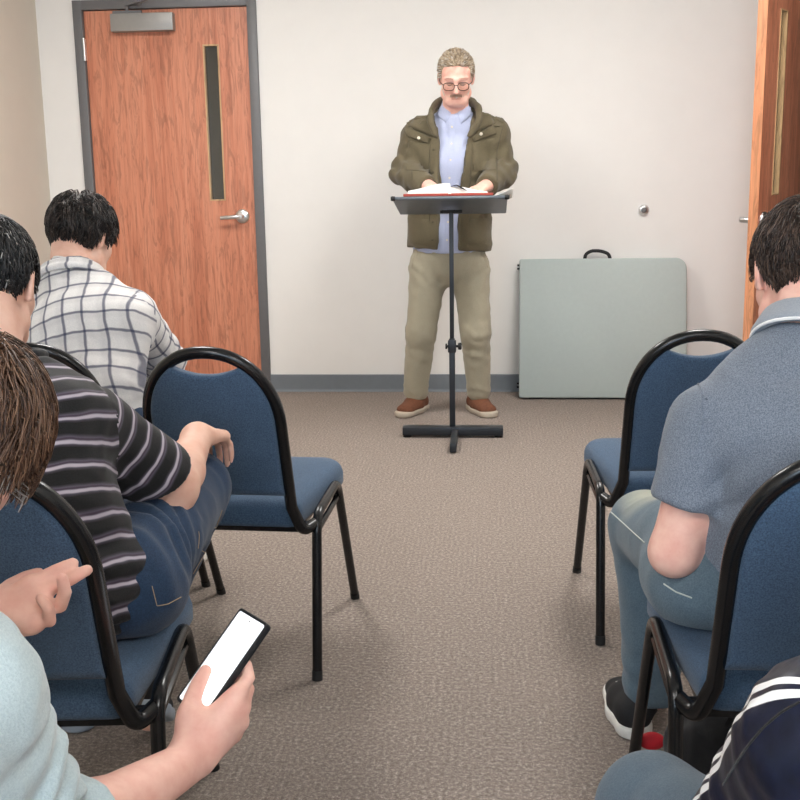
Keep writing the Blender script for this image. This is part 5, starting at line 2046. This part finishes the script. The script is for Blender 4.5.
# ---- the phone in his hand
pho = thing('phone', 'black cased smartphone with a bright white screen held low in the hand', 'phone', (0, 0, 0))
pho.location = tuple(PC)
WORLD.add(pho.name)
oP = [(x, y) for x, y in rrect(-PW / 2, PW / 2, -PLn / 2, PLn / 2, (0.007,) * 4, 5)]
pm = lambda x, y, h: PC + Sa * x + La * y + Na * h
M['case'] = simple('black_phone_case', rgb(24, 25, 28), 0.55, var=0.1)
MB().pad(oP, [(0.002, -0.0105), (0.0003, -0.009), (0.0, -0.006), (0.0, 0.0005), (0.0008, 0.0016), (0.0022, 0.0016), (0.0030, 0.0004)], pm).build('case', M['case'], pho)
SCR = emit('lit_screen', (0.95, 0.97, 1.0, 1), 0.75)
oS = rrect(-PW / 2 + 0.0042, PW / 2 - 0.0042, -PLn / 2 + 0.005, PLn / 2 - 0.005, (0.004,) * 4, 4)
MB().pad(oS, [(0.0, 0.0002), (0.0, 0.0009)], pm).build('screen', SCR, pho)
MB().lathe(pm(0, PLn / 2 - 0.0115, 0.0009), Na, [(0.0019, 0), (0.0019, 0.0002)], 14).build('camera_hole', M['rubber'], pho)
b = MB()
for y in (0.018, 0.036):
    b.tube([pm(PW / 2 + 0.0004, y, -0.004), pm(PW / 2 + 0.0004, y + 0.012, -0.004)], 0.0014, 6)
b.build('side_buttons', M['case'], pho)

# ---- person in the navy track jacket, close on the right
np_ = ptag('person', 'person in navy satin jacket with white sleeve stripes and jeans at the lower right corner', 'person', (0.50, 0.80, 0))
J = dict(pel=A(0.50, 0.72, 0.55), wst=A(0.50, 0.74, 0.66), chs=A(0.50, 0.83, 0.74), nk=A(0.49, 0.93, 0.845))
J['shL'] = W(846, 752, 0.90)
J['shR'] = A(0.68, 0.90, 0.74)
J['elL'] = W(752, 848, 1.06)
J['elR'] = A(0.72, 1.05, 0.52)
J['wrL'], J['wrR'] = A(0.42, 1.24, 0.56), A(0.58, 1.24, 0.56)
J['hipL'], J['hipR'] = A(0.395, 0.75, 0.54), A(0.60, 0.75, 0.54)
J['knL'], J['knR'] = W(655, 812, 1.30), A(0.70, 1.22, 0.48)
J['anL'], J['anR'] = A(0.19, 1.24, 0.09), A(0.68, 1.18, 0.09)
Hn = Head(A(0.49, 1.06, 0.94), (0, 0.9, -0.4), (0, 0.4, 0.9), 0.98)
F = Field()
torso(F, J, 0, s=0.95)
for q in 'RL':
    arm(F, J, q, 0, 0.95)
    leg(F, J, q, 0, 0.9)
    F.u(rc(J['an' + q], J['an' + q] + A(0, 0.10, -0.05), 0.036, 0.03), 0.02)
F.u(rc(J['nk'] - A(0, 0.03, 0.04), Hn.p(0, -0.035, -0.05), 0.058, 0.056), 0.03)
Hn.skull(F)
generic_hand(F, J['wrL'], (0.6, 0.6, -0.1), (0, 0.2, -1), (1, 0.5, 0), (0.3, 0.4, 0.3), 0.95)
generic_hand(F, J['wrR'], (-0.6, 0.6, -0.1), (0, 0.2, -1), (-1, 0.5, 0), (0.3, 0.4, 0.3), 0.95)
sdf_mesh('body', F, *bounds(list(J.values()) + [Hn.p(0, 0, 0.1)], 0.16), 0.0065, M['skin'], np_)
hair_mesh('hair', Hn, M['hair_mid'], np_, 3500, 0.04, 0.012, 0.0014, seed=37, wave=0.4, cap=0.009)
F = Field()
torso(F, J, 0.028, s=0.98)
dL = J['elL'] - J['shL']
for q, p in (('L', 2), ('R', 1)):
    F.u(rc(J['sh' + q], J['el' + q], 0.088, 0.066), 0.02, p)
    F.u(rc(J['el' + q], lerp(J['el' + q], J['wr' + q], 0.95), 0.064, 0.045), 0.02, p + 2)
F.u(rc(J['nk'] - A(0, 0.03, 0.03), lerp(J['nk'], Hn.p(0, -0.035, -0.05), 0.6), 0.078, 0.072), 0.02)
F.cut(lerp(J['nk'], Hn.p(0, -0.035, -0.05), 0.6), unit(Hn.p(0, -0.035, -0.05) - J['nk']), 0.006)
F.cut(A(0, 0, 0.47), (0, 0, -1), 0.01)
for q in 'RL':
    a, b = J['el' + q], J['wr' + q]
    F.clip(lambda P, a=a, b=b: np.minimum((P - lerp(a, b, 0.9)) @ unit(b - a), 0.08 - np.linalg.norm(P - b, axis=1)), 0.006)
F.disp(creases(lerp(J['shL'], J['elL'], 0.5), dL, 0.16, 0.05, 0.003, 2))
F.disp(folds(9, 0.006, 91, (1.3, 0.8, 1)))
tc_ = unit(CAM - lerp(J['shL'], J['elL'], 0.4))
axL = unit(dL)
vside = unit(np.cross(axL, tc_))
if vside.dot(-RT) < 0:
    vside = -vside
axes = [(0, J['pel'], J['nk'] - J['pel'], (1, 0, 0), None), (2, J['shL'], -dL if np.cross(axL, vside).dot(tc_) < 0 else dL, vside, 0.08), (4, J['elL'], J['wrL'] - J['elL'], vside, 0.06), (1, J['shR'], J['elR'] - J['shR'], (1, 0, 0), 0.08), (3, J['elR'], J['wrR'] - J['elR'], (1, 0, 0), 0.06)]
nj = sdf_mesh('track_jacket', F, *bounds([J[k] for k in ('pel', 'shR', 'shL', 'elR', 'elL', 'nk', 'wrL', 'wrR')], 0.2), 0.005, M['navy'], np_, axes)
bnj = bvh_of(nj)
seam('armhole_seam', bnj, [(800, 702), (782, 712), (764, 727), (749, 745), (736, 764), (724, 784)], M['black_cloth'], nj, 0.0014, 0.95)
F = Field()
F.u(ec(J['pel'] - A(0, 0, 0.01), lerp(J['pel'], J['wst'], 0.5), (0.165, 0.125), (0.155, 0.112), (1, 0, 0)), 0.03)
for q in 'RL':
    F.u(rc(J['hip' + q], J['kn' + q], 0.094, 0.068), 0.03)
    F.u(rc(J['kn' + q], J['an' + q], 0.068, 0.056), 0.03)
F.cut(A(0, 0, 0.07), (0, 0, -1), 0.01)
F.clip(lambda P: np.where(P[:, 1] < 0.96, 0.455 - P[:, 2], -0.02), 0.006)
F.disp(folds(8, 0.004, 97))
nje = sdf_mesh('jeans', F, *bounds([J[k] for k in ('pel', 'hipR', 'hipL', 'knR', 'knL', 'anR', 'anL', 'wst')], 0.14), 0.007, M['denim_mid'], np_)
for q in 'RL':
    a = J['an' + q]
    shoe(np_, A(a[0], a[1] - 0.06, 0), A(a[0], a[1] + 0.21, 0), (M['black_shoe'], M['white_sole']), 1.0, a)

# ---- bag under the right hand chair
bgp = thing('bag', 'black cloth bag with a red tab under the chair of the grey polo man', 'bag', (0.50, 1.95, 0))
WORLD.add(bgp.name)
M['bag'] = fabric('black_nylon', rgb(26, 26, 28), rgb(14, 14, 16), 400, 0.4)
M['red_cloth'] = simple('red_tab', rgb(196, 28, 40), 0.7, var=0.1)
F = Field()
F.u(ec(A(0.44, 1.98, 0.10), A(0.54, 1.98, 0.11), (0.10, 0.10), (0.09, 0.10), (0, 0, 1)), 0.03)
F.u(ec(A(0.46, 1.95, 0.15), A(0.53, 1.95, 0.16), (0.06, 0.08), (0.06, 0.08), (0, 0, 1)), 0.05)
F.cut(A(0, 0, 0.004), (0, 0, -1), 0.02)
F.disp(folds(9, 0.014, 101))
bag = sdf_mesh('bag_body', F, A(0.25, 1.78, -0.02), A(0.80, 2.18, 0.34), 0.007, M['bag'], bgp)
bb_ = bvh_of(bag)
sp0 = [A(0.44, 1.90, 0.20), A(0.45, 1.86, 0.27), A(0.50, 1.84, 0.30), A(0.54, 1.86, 0.27), A(0.55, 1.90, 0.20)]
MB().tube(fillet(sp0, 0.05, 5), 0.008, 8, flat=(0.45, (0, 1, 0.3))).build('carry_strap', M['bag'], bgp)
F = Field()
F.u(el(W(652, 741, 2.10), (0.028, 0.012, 0.020)), 0)
sdf_mesh('red_tab', F, W(652, 741, 2.10) - 0.05, W(652, 741, 2.10) + 0.05, 0.004, M['red_cloth'], bgp)
# ------------------------------------------------------------------ light
PANEL_E.default_value = 26.5
w = bpy.data.worlds.new('world')
SC.world = w
w.use_nodes = True
bg = w.node_tree.nodes['Background']
bg.inputs[0].default_value = (0.62, 0.78, 1.0, 1)
bg.inputs[1].default_value = 1.0
al = bpy.data.lights.new('daylight', 'AREA')
al.shape = 'RECTANGLE'
al.size, al.size_y = wx1 - wx0, wz1 - wz0
al.energy = 120
al.color = (0.72, 0.87, 1.0)
ao = bpy.data.objects.new('daylight', al)
COL.objects.link(ao)
ao.location = ((wx0 + wx1) / 2, BY - 0.14, (wz0 + wz1) / 2)
ao.rotation_euler = (math.radians(90), 0, 0)
vs = SC.view_settings
vs.view_transform = 'Standard'
vs.look = 'None'
vs.gamma = 1
vs.use_curve_mapping = False
vs.exposure = 0.0
